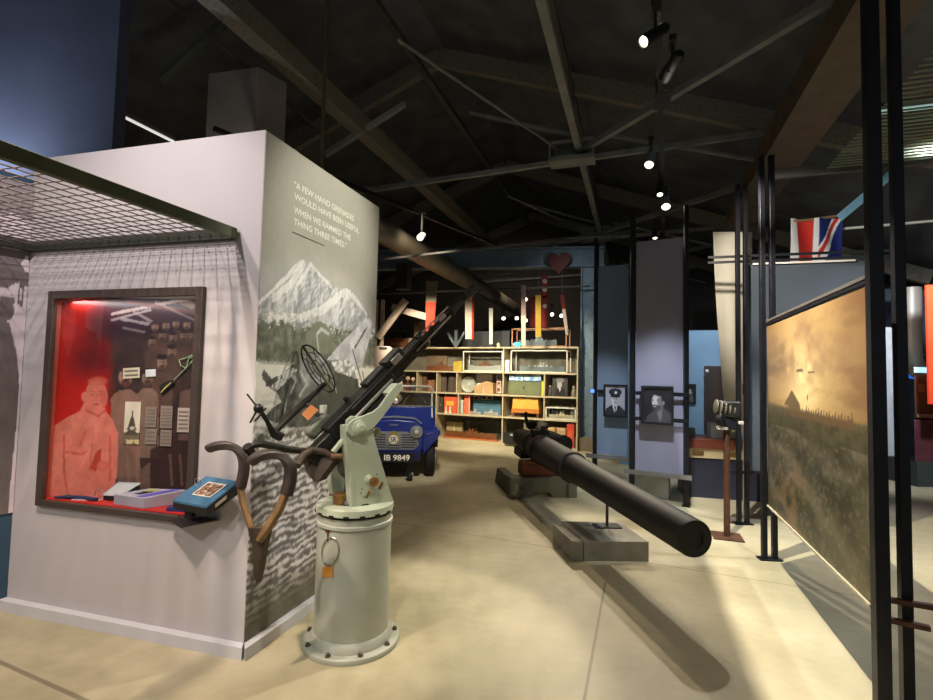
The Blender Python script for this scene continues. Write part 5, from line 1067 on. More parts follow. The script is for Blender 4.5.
# column, cross beam and heart
cq = flo(588, 450); CB = mat('blue_grey_steel_paint', (112, 130, 142), .55, .1, .15, 6, bump=.08)
col = thing('steel_column', cq, 'blue-grey riveted steel column beside the far shelves', 'column')
ctz = D(590, 250, cq.y).z
MB().box(cq+ZZ*(ctz/2), .30, .05, ctz, BX).build('web_plate', CB, col)
for s in (-1, 1): MB().box(cq+BX*s*.16+ZZ*(ctz/2), .03, .28, ctz, BX).build('flange', CB, col)
rv = MB()
for k in range(24): rv.ball(cq-AX*.03+BX*(-.06 if k % 2 else .06)+ZZ*(.2+k*.17), .014, 8, 5)
rv.build('rivets', mat('dark_rivet', (70, 80, 86), .5, .2), col); MB().box(cq+ZZ*.14, .55, .45, .28, BX).build('footing', mat('brown_footing', (110, 98, 80), .8), col)
xa = D(372, 268, 11.4); xb = D(592, 258, cq.y); xa.z = xb.z-.02
xbm = MB(); xbm.bar(xa-BX*.3, xb+BX*.25, .05, .42); xbm.bar(xa-BX*.3+ZZ*.2, xb+BX*.25+ZZ*.2, .26, .04); xbm.bar(xa-BX*.3-ZZ*.2, xb+BX*.25-ZZ*.2, .26, .04)
tag(xbm.build('cross_beam', CB), 'blue-grey steel cross beam resting on the column above the shelves', 'beam')
HRD = mat('dark_red_felt', (80, 28, 26), .7, 0, .15, 8)
hpts = []
for k in range(40):
    a = 2*math.pi*k/40; hpts.append((16*math.sin(a)**3/16, (13*math.cos(a)-5*math.cos(2*a)-2*math.cos(3*a)-math.cos(4*a))/16))
hc = D(559, 262, 10.3); tag(MB().prism([hc+BX*(x*.235)+ZZ*(y*.26) for x, y in hpts], V((.03, .10, 0))).build('heart_ornament', HRD, bevel=.02), 'dark red heart shaped ornament hanging from the cross beam', 'ornament')
# hanging pennants
def pennant(x0, x1, y0, y1, Y, bands, lab, taper=0, dots=False, slant=0):
    t = thing('pennant', D((x0+x1)/2, y1, Y), lab, 'pennant', 'pennants above the far shelves'); n_ = len(bands)
    for k, (frac0, frac1, m) in enumerate(bands):
        ya, yb_ = y0+(y1-y0)*frac0, y0+(y1-y0)*frac1; xm = (x0+x1)/2
        def ed(f): h = (x1-x0)/2*(1-taper*f); c = xm+slant*f; return c-h, c+h
        (la, ra), (lb_, rb2) = ed(frac0), ed(frac1); P4 = [D(la, ya, Y), D(ra, ya, Y+.02), D(rb2, yb_, Y+.02), D(lb_, yb_, Y)]
        MB().prism(P4, V((0, .012, 0))).build('cloth_band', m, t)
    if dots:
        for f in (.12, .28, .60):
            y = y0+(y1-y0)*f; MB().lathe(D((x0+x1)/2, y, Y-.004), V((0, -1, 0)), [(0, .05), (.003, .05)], 16).build('dot', mat('cream_cloth', (184, 170, 150), .8), t)
    MB().cyl(D((x0+x1)/2, y0, Y)-ZZ*.02, D((x0+x1)/2, y0, Y)+ZZ*.5, .006, seg=5).build('hanging_cord', DARK, t)
    return t
RD = mat('orange_red_cloth', (206, 58, 30), .8, 0, .15, 8); DR = mat('deep_red_cloth', (124, 34, 28), .8, 0, .15, 8); YL = mat('mustard_cloth', (176, 142, 50), .8, 0, .12, 8); CRM = mat('cream_cloth', (184, 170, 150), .8); TN = mat('stone_cloth', (146, 138, 112), .8)
pennant(426, 438, 281, 331, 10.7, [(0, .42, TN), (.42, 1, RD)], 'hanging pennant with stone coloured top and orange-red lower half', .35, slant=-2.5)
pennant(465, 472, 297, 339, 11.0, [(0, 1, CRM)], 'narrow cream half of the hanging banner left of the model ship case', .1); pennant(470, 474, 296, 340, 11.05, [(0, 1, RD)], 'narrow orange-red strip hanging right behind the cream banner', .2)
pennant(489, 493, 308, 344, 11.1, [(0, 1, mat('pale_cloth', (206, 204, 190), .8))], 'thin pale strip hanging over the black screen recess', .2)
pennant(521, 526, 285, 346, 10.3, [(0, .5, mat('dusty_pink_cloth', (150, 122, 112), .8)), (.5, 1, CRM)], 'long thin strip, dusty pink above and cream below, left of the mustard pennant', .2)
pennant(530, 536, 296, 327, 11.2, [(0, 1, DR)], 'deep red pennant left of the mustard one'); pennant(535.5, 541, 295, 337, 10.35, [(0, 1, YL)], 'mustard yellow pennant above the model ship case')
pennant(541.5, 548, 275, 327, 11.1, [(0, 1, DR)], 'deep red pennant with cream dots', dots=True)
pennant(560, 564, 295, 335, 10.2, [(0, .35, DR), (.35, 1, CRM)], 'thin pennant, deep red above cream, rightmost over the ship case', .3, slant=5)

# ================================================================== FAR SHELVES
SA, SBp = V((-.58, 11.93, 0)), V((2.04, 10.73, 0)); SD = (SBp-SA).normalized(); SN = V((SD.y, -SD.x, 0))
if SN.y > 0: SN = -SN
def sh(px, py, d=0): return PL(px, py, SA-SN*d, SN)
bz = [sh(500, 347).z, sh(500, 372).z, sh(500, 394.5).z, sh(500, 416.5).z, .0]
SHM = mat('pale_shelf_wood', (178, 164, 130), .6, 0, .08, 6); SHD = .48
su = thing('shelving_unit', (SA+SBp)/2, 'long pale wooden shelving unit full of ship models behind the blue vehicle', 'shelving')
l0, l1 = sh(374, 400), sh(578, 400); l0.z = l1.z = 0
for z_ in bz[:4]:
    MB().box((l0+l1)/2-SN*(SHD/2)+ZZ*(z_-.0145), (l1-l0).length, SHD, .034, SD).build('shelf', SHM, su)
MB().box((l0+l1)/2-SN*(SHD/2)+ZZ*.025, (l1-l0).length, SHD, .05, SD).build('base_board', SHM, su)
def upr(px, i, j):
    q = sh(px, 400); q.z = 0; z1, z0 = bz[i]-.0315, bz[j]+.0025; MB().box(q-SN*(SHD/2-.0)+ZZ*(z0+z1)/2, .027, SHD-.02, z1-z0, SD).build('upright', SHM, su)
for px in (376, 436, 502.5, 577):
    for r_ in range(4):
        if not (px == 436 and r_ == 0): upr(px, r_, r_+1)
for px, i in ((416, 1), (456, 1), (544, 1), (458, 2), (544, 2)): upr(px, i, i+1)
MB().box((l0+l1)/2-SN*(SHD+.02)+ZZ*1.12, (l1-l0).length, .03, 2.2, SD).build('back_panel', mat('drab_back_panel', (112, 106, 90), .8, 0, .3, 3), su)
RS = lambda row: bz[row+1]+(.0035 if row < 3 else .0505)      # top of the board under row r
RS_top = bz[0]+.0035
def place(x0, x1, ytop, row, dep=.25, back=.12):
    a, b = sh(x0, 400, back), sh(x1, 400, back); a.z = b.z = 0; z0 = RS(row) if row >= 0 else RS_top; z1 = sh((x0+x1)/2, ytop, back).z
    if row >= 0: z1 = min(z1, bz[row]-.052)
    return (a+b)/2-SN*dep/2, (b-a).length, dep, z0, z1
def sbox(name, x0, x1, ytop, row, m, lab, cat, dep=.25, back=.10, bevel=.006, parts=()):
    c, w_, d_, z0, z1 = place(x0, x1, ytop, row, dep, back); t = thing(name, c+ZZ*z0, lab, cat)
    MB().box(c+ZZ*(z0+z1)/2, w_, d_, z1-z0, SD).build('box_body' if cat != 'book' else 'cover', m, t, bevel=bevel)
    for pn_, u0, u1, v0, v1, pm in parts:
        MB().box(c+SN*(d_/2+.004)+SD*(w_*((u0+u1)/2-.5))+ZZ*(z0+(z1-z0)*(v0+v1)/2), w_*(u1-u0), .008, (z1-z0)*(v1-v0), SD).build(pn_, pm, t)
    return t
def ship(name, x0, x1, yk, ytop, row, hullm, deckm, lab, back=.2, lift=0, stand=None):
    c, w_, d_, z0, z1 = place(x0, x1, ytop, row, .16, back); z0 += lift; t = thing(name, c+ZZ*(z0 if stand is None else z0), lab, 'model ship')
    zst = .03 if stand is not None else 0
    if stand is not None: MB().box(c+ZZ*(z0+zst/2), w_*1.06, .17, zst, SD).build('stand', stand, t, bevel=.004)
    zk = z0+zst+.0005; zh = zk+(z1-z0)*.42
    st_n = 12; m_ = MB(); 
    for k in range(st_n+1):
        u = -1+2*k/st_n; wd = .075*(1-abs(u)**2.6)+.004; sheer = .25*(zh-zk)*u*u; x = c+SD*(u*w_/2)
        m_.v += [x+SN*wd+ZZ*(zh+sheer), x+SN*wd*.55+ZZ*(zk+.15*sheer), x-SN*wd*.55+ZZ*(zk+.15*sheer), x-SN*wd+ZZ*(zh+sheer)]
    for k in range(st_n):
        for j in range(4): m_.f.append((k*4+j, k*4+(j+1) % 4, (k+1)*4+(j+1) % 4, (k+1)*4+j))
    m_.f += [(0, 1, 2, 3), tuple(st_n*4+j for j in (3, 2, 1, 0))]; m_.build('hull', hullm, t)
    s_ = MB(); hh = z1-zh
    for u, l_, h_ in ((-.05, .24, .35), (-.02, .12, .7), (.22, .14, .4), (-.3, .10, .3), (.45, .10, .25), (-.55, .08, .22), (.1, .05, .85)): s_.box(c+SD*(u*w_/2)+ZZ*(zh+hh*h_/2-.005), l_*w_/2, .06*(1-h_*.4), hh*h_, SD)
    s_.build('superstructure', deckm, t)
    m_ = MB()
    for u in (-.06, .2): m_.cyl(c+SD*(u*w_/2)+ZZ*zh, c+SD*(u*w_/2)+ZZ*z1, .007, seg=6)
    m_.build('mast', deckm, t); return t
def gcase(x0, x1, ytop, row, lab, back=.06, dep=.36, wood=None, off=0):
    c, w_, d_, z0, z1 = place(x0, x1, ytop, row, dep, back); z0 += off; t = thing('glass_case', c+ZZ*z0, lab, 'glass case'); m_ = MB(); e = .012; fm = wood or mat('pale_case_frame', (206, 204, 184), .5)
    for s in (-1, 1):
        for q in (-1, 1): m_.box(c+SD*s*(w_/2-e)+SN*q*(d_/2-e)+ZZ*(z0+z1)/2, e*2, e*2, z1-z0, SD)
        for zz in (z0+e, z1-e):
            m_.box(c+SN*s*(d_/2-e)+ZZ*zz, w_, e*2, e*2, SD); m_.box(c+SD*s*(w_/2-e)+ZZ*zz, e*2, d_, e*2, SD)
    m_.build('case_frame', fm, t)
    g_ = MB(); g_.box(c+SN*(d_/2-.006)+ZZ*(z0+z1)/2, w_-.03, .004, z1-z0-.03, SD); g_.build('front_pane', glass(), t); return t
GS = mat('ship_grey', (122, 134, 134), .55, 0, .1, 20); GS2 = mat('pale_ship_grey', (166, 168, 158), .55, 0, .1, 20); BW = mat('brown_model_wood', (112, 66, 34), .5, 0, .2, 16); OW = mat('orange_model_wood', (176, 94, 40), .5, 0, .15, 10); OAK = mat('oak_case_frame', (160, 104, 56), .5)
# top of the unit
gcase(510.5, 566, 328, -1, 'oak framed glass case on top of the shelves holding a grey warship model', wood=OAK)
ship('ship_model', 517, 555, 345, 334, -1, GS, GS, 'grey warship model in the oak framed case on top of the shelves', .16, .03, None)
lq = place(512, 521, 343.5, -1, .06, .0); bl = thing('cyan_lamp', lq[0]+ZZ*lq[3], 'small glowing cyan lamp on the shelf top at the corner of the oak case', 'lamp')
MB().ball(lq[0]+ZZ*(lq[3]+.05)+SN*.06, .05, sc=(1.9, .7, 1)).build('bulb', mat('cyan_lamp_glow', (90, 220, 250), .4, emit=(60, 200, 240), es=1.3), bl)
sbox('black_screen', 461, 508.5, 331, -1, mat('black_screen_face', (12, 12, 12), .6), 'wide black screen standing on the shelf top under the pale strip', 'screen', .08, .35, .004)
fgm = thing('figurine', place(495, 499, 341, -1)[0]+ZZ*RS_top, 'tiny cream jar in front of the black screen on the shelf top', 'jar')
c_ = place(495, 499, 341, -1, .05, .1); MB().lathe(c_[0]+ZZ*c_[3], ZZ, [(0, .035), (.06, .04), (.09, .03), (.10, .015)], 14).build('jar_body', mat('cream_jar', (210, 198, 150), .4), fgm); MB().lathe(c_[0]+ZZ*(c_[3]+.1), ZZ, [(0, .022), (.03, .022)], 12).build('jar_lid', DARK, fgm)
sbox('wooden_crate', 383, 406, 338.5, -1, mat('russet_crate', (142, 82, 46), .6, 0, .2, 8), 'russet wooden crate on the shelf top beside the mural edge', 'crate', .3, .1, parts=(('label_panel', .3, .8, .25, .6, mat('tan_label', (176, 128, 84), .6)),))
for k in range(4):
    b_ = place(387+k*4.2, 390+k*4.2, 329, -1, .06, .15); zc = sh(392, 338.3, .15).z+.004; bt = thing('dark_bottle', b_[0]+ZZ*zc, 'dark bottle standing on the russet crate', 'bottle', 'dark bottles on the russet crate')
    MB().lathe(b_[0]+ZZ*zc, ZZ, [(0, .032), (.10, .034), (.13, .016), (.17, .015)], 12).build('bottle_body', mat('dark_bottle_glass', (44, 38, 34), .2), bt); MB().lathe(b_[0]+ZZ*(zc+.17), ZZ, [(0, .017), (.02, .017)], 10).build('cap', CRM, bt)
sbox('tan_carton', 412, 424, 322, -1, mat('tan_carton_card', (150, 122, 96), .7, 0, .2, 6), 'tall tan carton on the shelf top below the orange-red pennant', 'carton', .25, .15, parts=(('carton_flap', .0, .5, .85, 1.02, mat('tan_flap', (130, 104, 82), .7)),)); sbox('white_card', 406.8, 410, 338, -1, mat('cream_block', (206, 194, 172), .6), 'small cream block between the russet crate and the tan carton', 'block', .1, .1)
# tripod like grey stand rising behind the barrel tip
tp2 = sh(456, 345, .2); tp2.z = RS_top; ts = thing('grey_stand', tp2, 'grey forked stand on the shelf top behind the gun muzzle', 'stand')
m_ = MB(); m_.bar(tp2, tp2+ZZ*.42, .07, .07); m_.build('stem', GS, ts)
for s in (-1, 1): MB().bar(tp2+ZZ*.02, tp2+SD*s*.22+ZZ*.36, .06, .05).build('fork_arm', GS, ts)
# row 0
ship('ship_model', 425, 450, 371, 361, 0, BW, BW, 'dark brown ship model with a yellow end on the upper shelf', .2); sbox('yellow_block', 452.5, 461, 361, 0, mat('ochre_paint', (176, 150, 48), .5, 0, .1, 8), 'ochre yellow block at the end of the dark brown ship model', 'block', .2, .1)
sbox('pale_plank', 425, 446, 355.5, 0, mat('drab_board', (112, 92, 68), .7, 0, .2, 8), 'drab board standing at the back of the upper shelf, left', 'board', .03, .42)
gcase(462, 502, 351, 0, 'pale framed glass case with a rowing boat model on the upper shelf'); ship('boat_model', 466, 499, 371, 359, 0, GS2, BW, 'pale rowing boat model with brown spars in the glass case', .2, .01)
gcase(510, 567, 350, 0, 'long pale framed glass case with a grey warship on the upper shelf'); ship('ship_model', 518, 563, 371, 361, 0, GS, GS2, 'long grey warship model in the pale framed case on the upper shelf', .2, .03)
sbox('white_box', 504.5, 508.5, 360, 0, mat('white_box_card', (214, 216, 212), .6), 'upright white box left of the long grey warship case', 'box', .2, .08)
# row 1
for k, (x0, x1, yt, c, lab) in enumerate(((397, 403, 376, (204, 190, 170), 'small cream doll, first from the left on the second shelf'), (404, 409, 376, (120, 50, 36), 'small red doll beside the cream one on the second shelf'), (409.5, 414, 377, (70, 60, 52), 'small dark doll, third on the second shelf'))):
    c_ = place(x0, x1, yt, 1, .08, .15); t = thing('doll', c_[0]+ZZ*c_[3], lab, 'doll'); h = c_[4]-c_[3]
    MB().lathe(c_[0]+ZZ*c_[3], ZZ, [(0, .06), (h*.3, .05), (h*.62, .03), (h*.68, .02)], 12).build('body', mat('doll_%d' % k, c, .7), t); MB().ball(c_[0]+ZZ*(c_[3]+h*.83), h*.16).build('head', mat('doll_head', (214, 180, 150), .6), t)
for x0, x1, yt, c, lab in ((421.5, 426, 374.5, (92, 62, 40), 'dark brown upright panel, left one on the second shelf'), (427, 434, 380, (128, 84, 54), 'brown box right of the dark brown panel on the second shelf'), (440.5, 446, 375, (72, 58, 44), 'tall dark panel right of the thin upright on the second shelf'), (448, 455, 375, (64, 54, 42), 'second tall dark panel, next to the pale pole on the second shelf')):
    sbox('upright_panel', x0, x1, yt, 1, mat('panel_%d' % x0, c, .7, 0, .2, 6), lab, 'panel', .06, .2, parts=(('panel_strip', .42, .58, .1, .9, mat('strip_%d' % x0, tuple(int(v*1.25) for v in c), .6)),))
dc_ = sh(469.5, 383.8, .3); dc_.z = bz[2]+.006+.191; dsk = thing('dish', dc_*1, 'large pale grey dish leaning at the back of the second shelf', 'dish'); MB().lathe(dc_, SN, [(0, .02), (.01, .12), (.05, .185), (.06, .19), (.055, .18), (.02, .14), (.012, .0)], 32).build('bowl', mat('pale_grey_dish', (148, 150, 132), .5, .1, .1, 8), dsk); MB().lathe(dc_+SN*.015, SN, [(0, .05), (.02, .045), (.025, .0)], 16).build('centre_boss', GS2, dsk)
wr_ = place(474, 493, 381, 1, .2, .12); wk = thing('wrapped_parcel', wr_[0]+ZZ*wr_[3], 'tan wedge shaped parcel in front of the grey dish', 'parcel')
MB().prism([wr_[0]+SD*x*wr_[1]+ZZ*(wr_[3]+(wr_[4]-wr_[3])*z)+SN*.1 for x, z in ((-.5, 0), (.5, 0), (.46, .8), (.1, 1), (-.5, .55))], -SN*.2).build('wrapping', mat('tan_parcel_paper', (166, 132, 88), .7, 0, .15, 8), wk); MB().box(wr_[0]+SN*.104+ZZ*(wr_[3]+.08), .02, .004, .16, SD).build('string', CRM, wk)
sbox('white_sheet', 476, 492, 373.5, 1, mat('white_sheet_card', (222, 224, 224), .6), 'bright white sheet on the back of the second shelf above the parcel', 'sheet', .01, .42, .0)
PICM = mat('sepia_card', (198, 176, 156), .6, 0, .3, 30)
for y0, y1, lab in ((375, 380, 'small blue-white picture card, top of three beside the thin upright'), (380.8, 385.6, 'small sepia picture card, middle of three beside the thin upright'), (386.4, 393, 'small reddish picture card, lowest of three beside the thin upright')):
    a, b = sh(496, y1, .3), sh(501.5, y0, .3); t = thing('picture_card', (a+b)/2, lab, 'picture card'); t.location.z = a.z
    MB().box((a+b)/2, (b-a).length*.6, .01, b.z-a.z, SD).build('card_face', PICM if y0 > 376 else mat('pale_blue_card', (170, 190, 210), .6), t); MB().box((a+b)/2+SN*.006, (b-a).length*.35, .004, (b.z-a.z)*.55, SD).build('print', BW if y0 > 376 else NAVY, t)
sbox('dark_cabinet', 496, 501.5, 393.3, 1, DARK, 'narrow dark block under the three picture cards', 'block', .06, .25)
pcm = Pic(50, 24, (176, 204, 220)); pcm.put(pcm.noise(7, 4, 61) > .52, (96, 150, 190)); pcm.put(pcm.noise(12, 6, 62) > .6, (226, 234, 236)); pcm.put((np.abs(pcm.U-.45) < .01), (40, 70, 110)); pcm.put(pcm.W < .1, (60, 70, 80))
a, b = sh(509, 381.0, .12), sh(541, 381.0, .12); a.z += .004; h_ = bz[1]-.05-a.z; b.z = a.z
tag(sheet('sea_chart', pcm, a, b-a, ZZ*h_, .01), 'blue and white sea chart above the green doors on the second shelf', 'chart')
sbox('green_cabinet', 508, 541, 381.6, 1, mat('olive_green_doors', (92, 98, 62), .6, 0, .1, 6), 'olive green double door box on the second shelf below the chart', 'cabinet', .3, .1, parts=(('door', .02, .49, .04, .96, mat('olive_door', (100, 106, 68), .6)), ('door', .51, .98, .04, .96, mat('olive_door', (100, 106, 68), .6)), ('handle', .46, .49, .45, .65, CHR)))
sbox('yellow_marker', 541.3, 543.3, 381, 1, mat('yellow_card', (206, 196, 70), .6), 'narrow yellow strip beside the olive green box', 'strip', .05, .08, .0)
a, b = sh(552.5, 394.2, .15), sh(567.5, 394.2, .15); a.z = RS(1)+.002; h_ = bz[1]-.06-a.z; b.z = a.z
pp_ = Pic(26, 34, (62, 60, 58)); pp_.put(pp_.poly([(.1, 0), (.2, .35), (.8, .4), (.95, 0)]), (34, 34, 34)); pp_.put(pp_.ell(.45, .58, .17, .2), (170, 164, 156)); pp_.put(pp_.ell(.5, .8, .28, .12), (120, 116, 110)); pp_.put(pp_.poly([(.4, .38), (.55, .4), (.5, .2)]), (190, 186, 180)); 
for sx in (-.07, .07): pp_.put(pp_.ell(.44+sx, .62, .035, .015), (40, 38, 36))
phs = thing('photo_board', (a+b)/2, 'grey photograph of a man in a cap standing on the second shelf', 'photo'); sheet('print', pp_, a+SN*.012+SD*.01+ZZ*.004, (b-a)*.96, ZZ*h_*.98, .008, phs); MB().box((a+b)/2+ZZ*h_/2, (b-a).length, .014, h_, SD).build('backing', DARK, phs)
for k, (x, lab) in enumerate(((549.5, 'dark stoppered jar left of the capped man photograph'), (573, 'small patterned vase right of the capped man photograph'))):
    c_ = place(x-2.5, x+2.5, 384, 1, .1, .12); t = thing('jar', c_[0]+ZZ*c_[3], lab, 'jar'); MB().lathe(c_[0]+ZZ*c_[3], ZZ, [(0, .035), (.05, .05), (.13, .045), (.18, .022), (.2, .03)], 16).build('jar_body', DARK if k == 0 else mat('patterned_vase', (120, 112, 98), .5, 0, .4, 40), t); MB().lathe(c_[0]+ZZ*(c_[3]+.2), ZZ, [(0, .03), (.03, .02)], 12).build('stopper', CRM, t)
# row 2
OR = mat('orange_red_box', (196, 86, 44), .6, 0, .15, 12)
sbox('orange_box', 444, 457, 396, 2, OR, 'orange-red box with a yellow label on the third shelf', 'box', .2, .1, parts=(('yellow_label', .2, .75, .45, .7, mat('yellow_label', (226, 166, 60), .6)),)); sbox('dark_case', 438.6, 443, 397, 2, mat('dark_case_paint', (54, 52, 46), .6), 'dark upright case left of the orange-red box', 'case', .2, .1, parts=(('case_clasp', .4, .6, .45, .55, BR),))
for k, (x, lab) in enumerate(((446, 'white figurine in front of the orange-red box, left of the pair'), (450, 'white figurine in front of the orange-red box, right of the pair'))):
    c_ = place(x-1.6, x+1.6, 409, 2, .05, .02); t = thing('white_figurine', c_[0]+ZZ*c_[3], lab, 'figurine'); MB().lathe(c_[0]+ZZ*c_[3], ZZ, [(0, .035), (.03, .028), (.09, .018), (.11, .024), (.12, .012)], 12).build('body', mat('white_china', (222, 218, 200), .35), t); MB().ball(c_[0]+ZZ*(c_[3]+.14), .02).build('head', mat('white_china', (222, 218, 200)), t)
sbox('orange_sign', 464.5, 470, 394.5, 2, mat('bright_orange_card', (226, 98, 56), .6), 'bright orange upright card on the third shelf', 'card', .02, .12, .0, parts=(('white_edge', .84, 1.0, 0, 1, CRM),)); sbox('grey_block', 460.8, 463.5, 400, 2, GS2, 'narrow grey block left of the bright orange card', 'block', .1, .12)
for x0, lab in ((473.5, 'picture card with dark figures, left of the row above the blue tray'), (481, 'pale picture card, second in the row above the blue tray'), (487, 'small dotted picture card, third in the row above the blue tray')):
    a, b = sh(x0, 399.6, .35), sh(x0+6, 395.8, .35); b2 = V((b.x, b.y, a.z)); t = thing('picture_card', (a+b2)/2, lab, 'picture card'); MB().box((a+b)/2, (b2-a).length, .01, b.z-a.z, SD).build('card_face', mat('warm_white_card', (220, 200, 182), .6), t); MB().box((a+b)/2+SN*.007, (b2-a).length*.7, .004, (b.z-a.z)*.6, SD).build('print', mat('dark_maroon_print', (70, 36, 32), .6, 0, .5, 60), t)
sbox('blue_tray', 473, 501, 400, 2, mat('teal_blue_tray', (74, 112, 128), .5, 0, .1, 6), 'long teal blue box behind the small grey boats', 'box', .12, .28, parts=(('lid_line', .0, 1.0, .62, .66, mat('tray_line', (50, 80, 94), .5)),))
ship('boat_model', 469, 479.5, 416, 409, 2, GS2, GS2, 'small pale grey boat model, left of two before the teal blue box', .06); ship('boat_model', 483, 497, 416, 409, 2, GS2, GS2, 'small pale grey boat model, right of two before the teal blue box', .06)
yc = place(511, 540, 397, 2, .24, .08); yt_ = thing('yellow_chest', yc[0]+ZZ*yc[3], 'yellow lidded wooden chest on short legs on the third shelf', 'chest'); hh = yc[4]-yc[3]
MB().hexa([yc[0]+SD*s*yc[1]/2*a+SN*q*.12+ZZ*(yc[3]+z) for z, a in ((hh*.42, .92), (hh, .86)) for s, q in ((-1, -1), (1, -1), (1, 1), (-1, 1))]).build('lid', mat('mustard_yellow_paint', (206, 160, 62), .5, 0, .08, 6), yt_, bevel=.006)
MB().box(yc[0]+ZZ*(yc[3]+hh*.32), yc[1]*.96, .25, hh*.2, SD).build('body', mat('amber_wood', (176, 106, 36), .5, 0, .1, 8), yt_)
for s in (-1, 1):
    for q in (-1, 1): MB().box(yc[0]+SD*s*yc[1]*.42+SN*q*.09+ZZ*(yc[3]+hh*.11), .04, .04, hh*.22, SD).build('leg', BW, yt_)
for k, x in enumerate((549, 553, 557, 561, 572)):
    c_ = place(x-2, x+2, 398, 2, .1, .34); t = thing('jar', c_[0]+ZZ*c_[3], 'dark pharmacy style jar at the back of the third shelf, behind the white model' if x < 565 else 'pale patterned jar at the right end of the third shelf', 'jar', 'dark jars on the third shelf' if x < 565 else None); MB().lathe(c_[0]+ZZ*c_[3], ZZ, [(0, .042), (.22, .044), (.25, .03), (.26, .03)], 14).build('jar_body', DARK if x < 565 else mat('patterned_vase', (120, 112, 98)), t); MB().lathe(c_[0]+ZZ*(c_[3]+.26), ZZ, [(0, .036), (.04, .03)], 12).build('jar_lid', GS2, t)
gcase(545.5, 576, 407.5, 2, 'low white framed glass case at the right of the third shelf', .02, .26); ship('white_model', 548, 573, 416, 410.5, 2, mat('white_model_paint', (206, 196, 164), .6), mat('white_model_paint', (206, 196, 164)), 'low white landscape like model in the low glass case', .06, .005)
# row 3
ship('ship_model', 445, 496, 441, 428, 3, BW, BW, 'long brown wooden ship model on an orange base on the bottom shelf', .12, 0, OW)
sbox('khaki_box', 447, 463, 422, 3, mat('khaki_box_paint', (152, 138, 92), .6, 0, .1, 6), 'khaki box behind the long brown ship model', 'box', .1, .32, parts=(('box_strap', .45, .55, 0, 1, mat('cream_strap', (190, 176, 128), .6)),)); sbox('green_glass_panel', 464, 501, 420, 3, mat('dark_green_panel', (52, 58, 46), .35, 0, .3, 5), 'dark green panel behind the long brown ship model', 'panel', .03, .42)
sbox('black_crate', 504.5, 521, 433, 3, mat('black_crate_paint', (26, 26, 26), .5), 'black crate on the bottom shelf beside the gun breech', 'crate', .3, -.1, parts=(('crate_label', .4, .6, .75, .9, GS2),))
sbox('tan_roll', 548, 566, 428, 3, mat('tan_canvas', (170, 140, 96), .7, 0, .15, 8), 'tan canvas pack on the bottom shelf right of the gun breech', 'pack', .25, .05, .03, parts=(('pack_strap', .4, .5, 0, 1, BW),)); sbox('red_tin', 567, 574.5, 424, 3, mat('red_tin_paint', (186, 58, 36), .5), 'red tin at the right end of the bottom shelf', 'tin', .2, .05, parts=(('tin_label', .2, .8, .4, .7, OR),))
kk = sh(566, 413, .12)
sbox('dark_cone', 524, 543, 421, 3, mat('drab_khaki', (108, 100, 78), .7), 'drab khaki case on the bottom shelf behind the gun breech', 'case', .2, .1, parts=(('case_handle', .4, .6, .7, .8, BR),))
# pale cabinet between mural and vehicle
pq = V((D(381.5, 400, 10.45).x, 10.45, 0)); pb_ = thing('fuel_pump', pq, 'pinkish white upright cabinet with a dark slot, beside the far edge of the mural', 'cabinet')
pz = D(381, 346, 10.45).z; wpx = .39
MB().prism([pq+V((x*wpx, 0, z)) for x, z in ((-.5, 0), (.5, 0), (.5, pz-.08), (.34, pz), (-.34, pz), (-.5, pz-.08))], V((0, .3, 0))).build('body', mat('pinkish_white_enamel', (216, 192, 176), .5, 0, .05, 4), pb_, bevel=.01)
MB().box(pq+V((0, -.005, pz-.045)), .17, .02, .05).build('slot', DARK, pb_, bevel=.01)
tm1 = D(377, 295, 9.8); 
tf = thing('timber_trestle', V((D(380, 400, 11.0).x, 11.0, 0)), 'pale timber trestle with slanting braces left of the orange-red pennant', 'trestle')
TIM = mat('pale_timber', (190, 168, 148), .6, 0, .1, 6)
for x in (376.5, 383): q = D(x, 300, 11.0); MB().bar(V((q.x, q.y, 0)), q, .08, .06, V((0, 1, 0))).build('batten', TIM, tf)
MB().bar(D(378, 338, 10.9), D(406, 300, 10.9), .15, .08, V((0, 1, 0))).build('brace', TIM, tf)
MB().bar(D(392, 307, 11.1), D(440, 321, 11.1), .15, .08, V((0, 1, 0))).build('brace', TIM, tf)
ca_ = D(401, 262, 10.4); tag(MB().box(D(404, 277, 10.6), .26, .26, .55, BX).build('hanging_chute', mat('dark_chute', (60, 58, 54), .6), bevel=.01), 'dark square chute hanging under the round duct', 'chute')
# ================================================================== LAMPS
WARM = (1.0, .84, .62); NEUT = (1.0, .92, .80); COOL = (.86, .92, 1.0); PINK = (1.0, .90, .88)
def lamp(name, p, tgt, power, color, ang=50, blend=.35, size=.05):
    l = bpy.data.lights.new(name, 'SPOT'); l.energy = power; l.color = color; l.spot_size = math.radians(ang); l.spot_blend = blend; l.shadow_soft_size = size
    o = bpy.data.objects.new(name, l); COL.objects.link(o); o.location = V(p); d = V(tgt)-V(p); o.rotation_euler = d.to_track_quat('-Z', 'Y').to_euler(); return o
LENSB = mat('bright_lamp_lens', (255, 244, 214), .3, emit=(255, 240, 205), es=7); LENSD = mat('dim_lamp_lens', (230, 190, 120), .3, emit=(220, 180, 110), es=.7)
HEADM = mat('black_lamp_body', (26, 25, 25), .5, .2, .15, 10); SILV = mat('silver_lamp_body', (150, 160, 160), .4, .4, .1, 10)
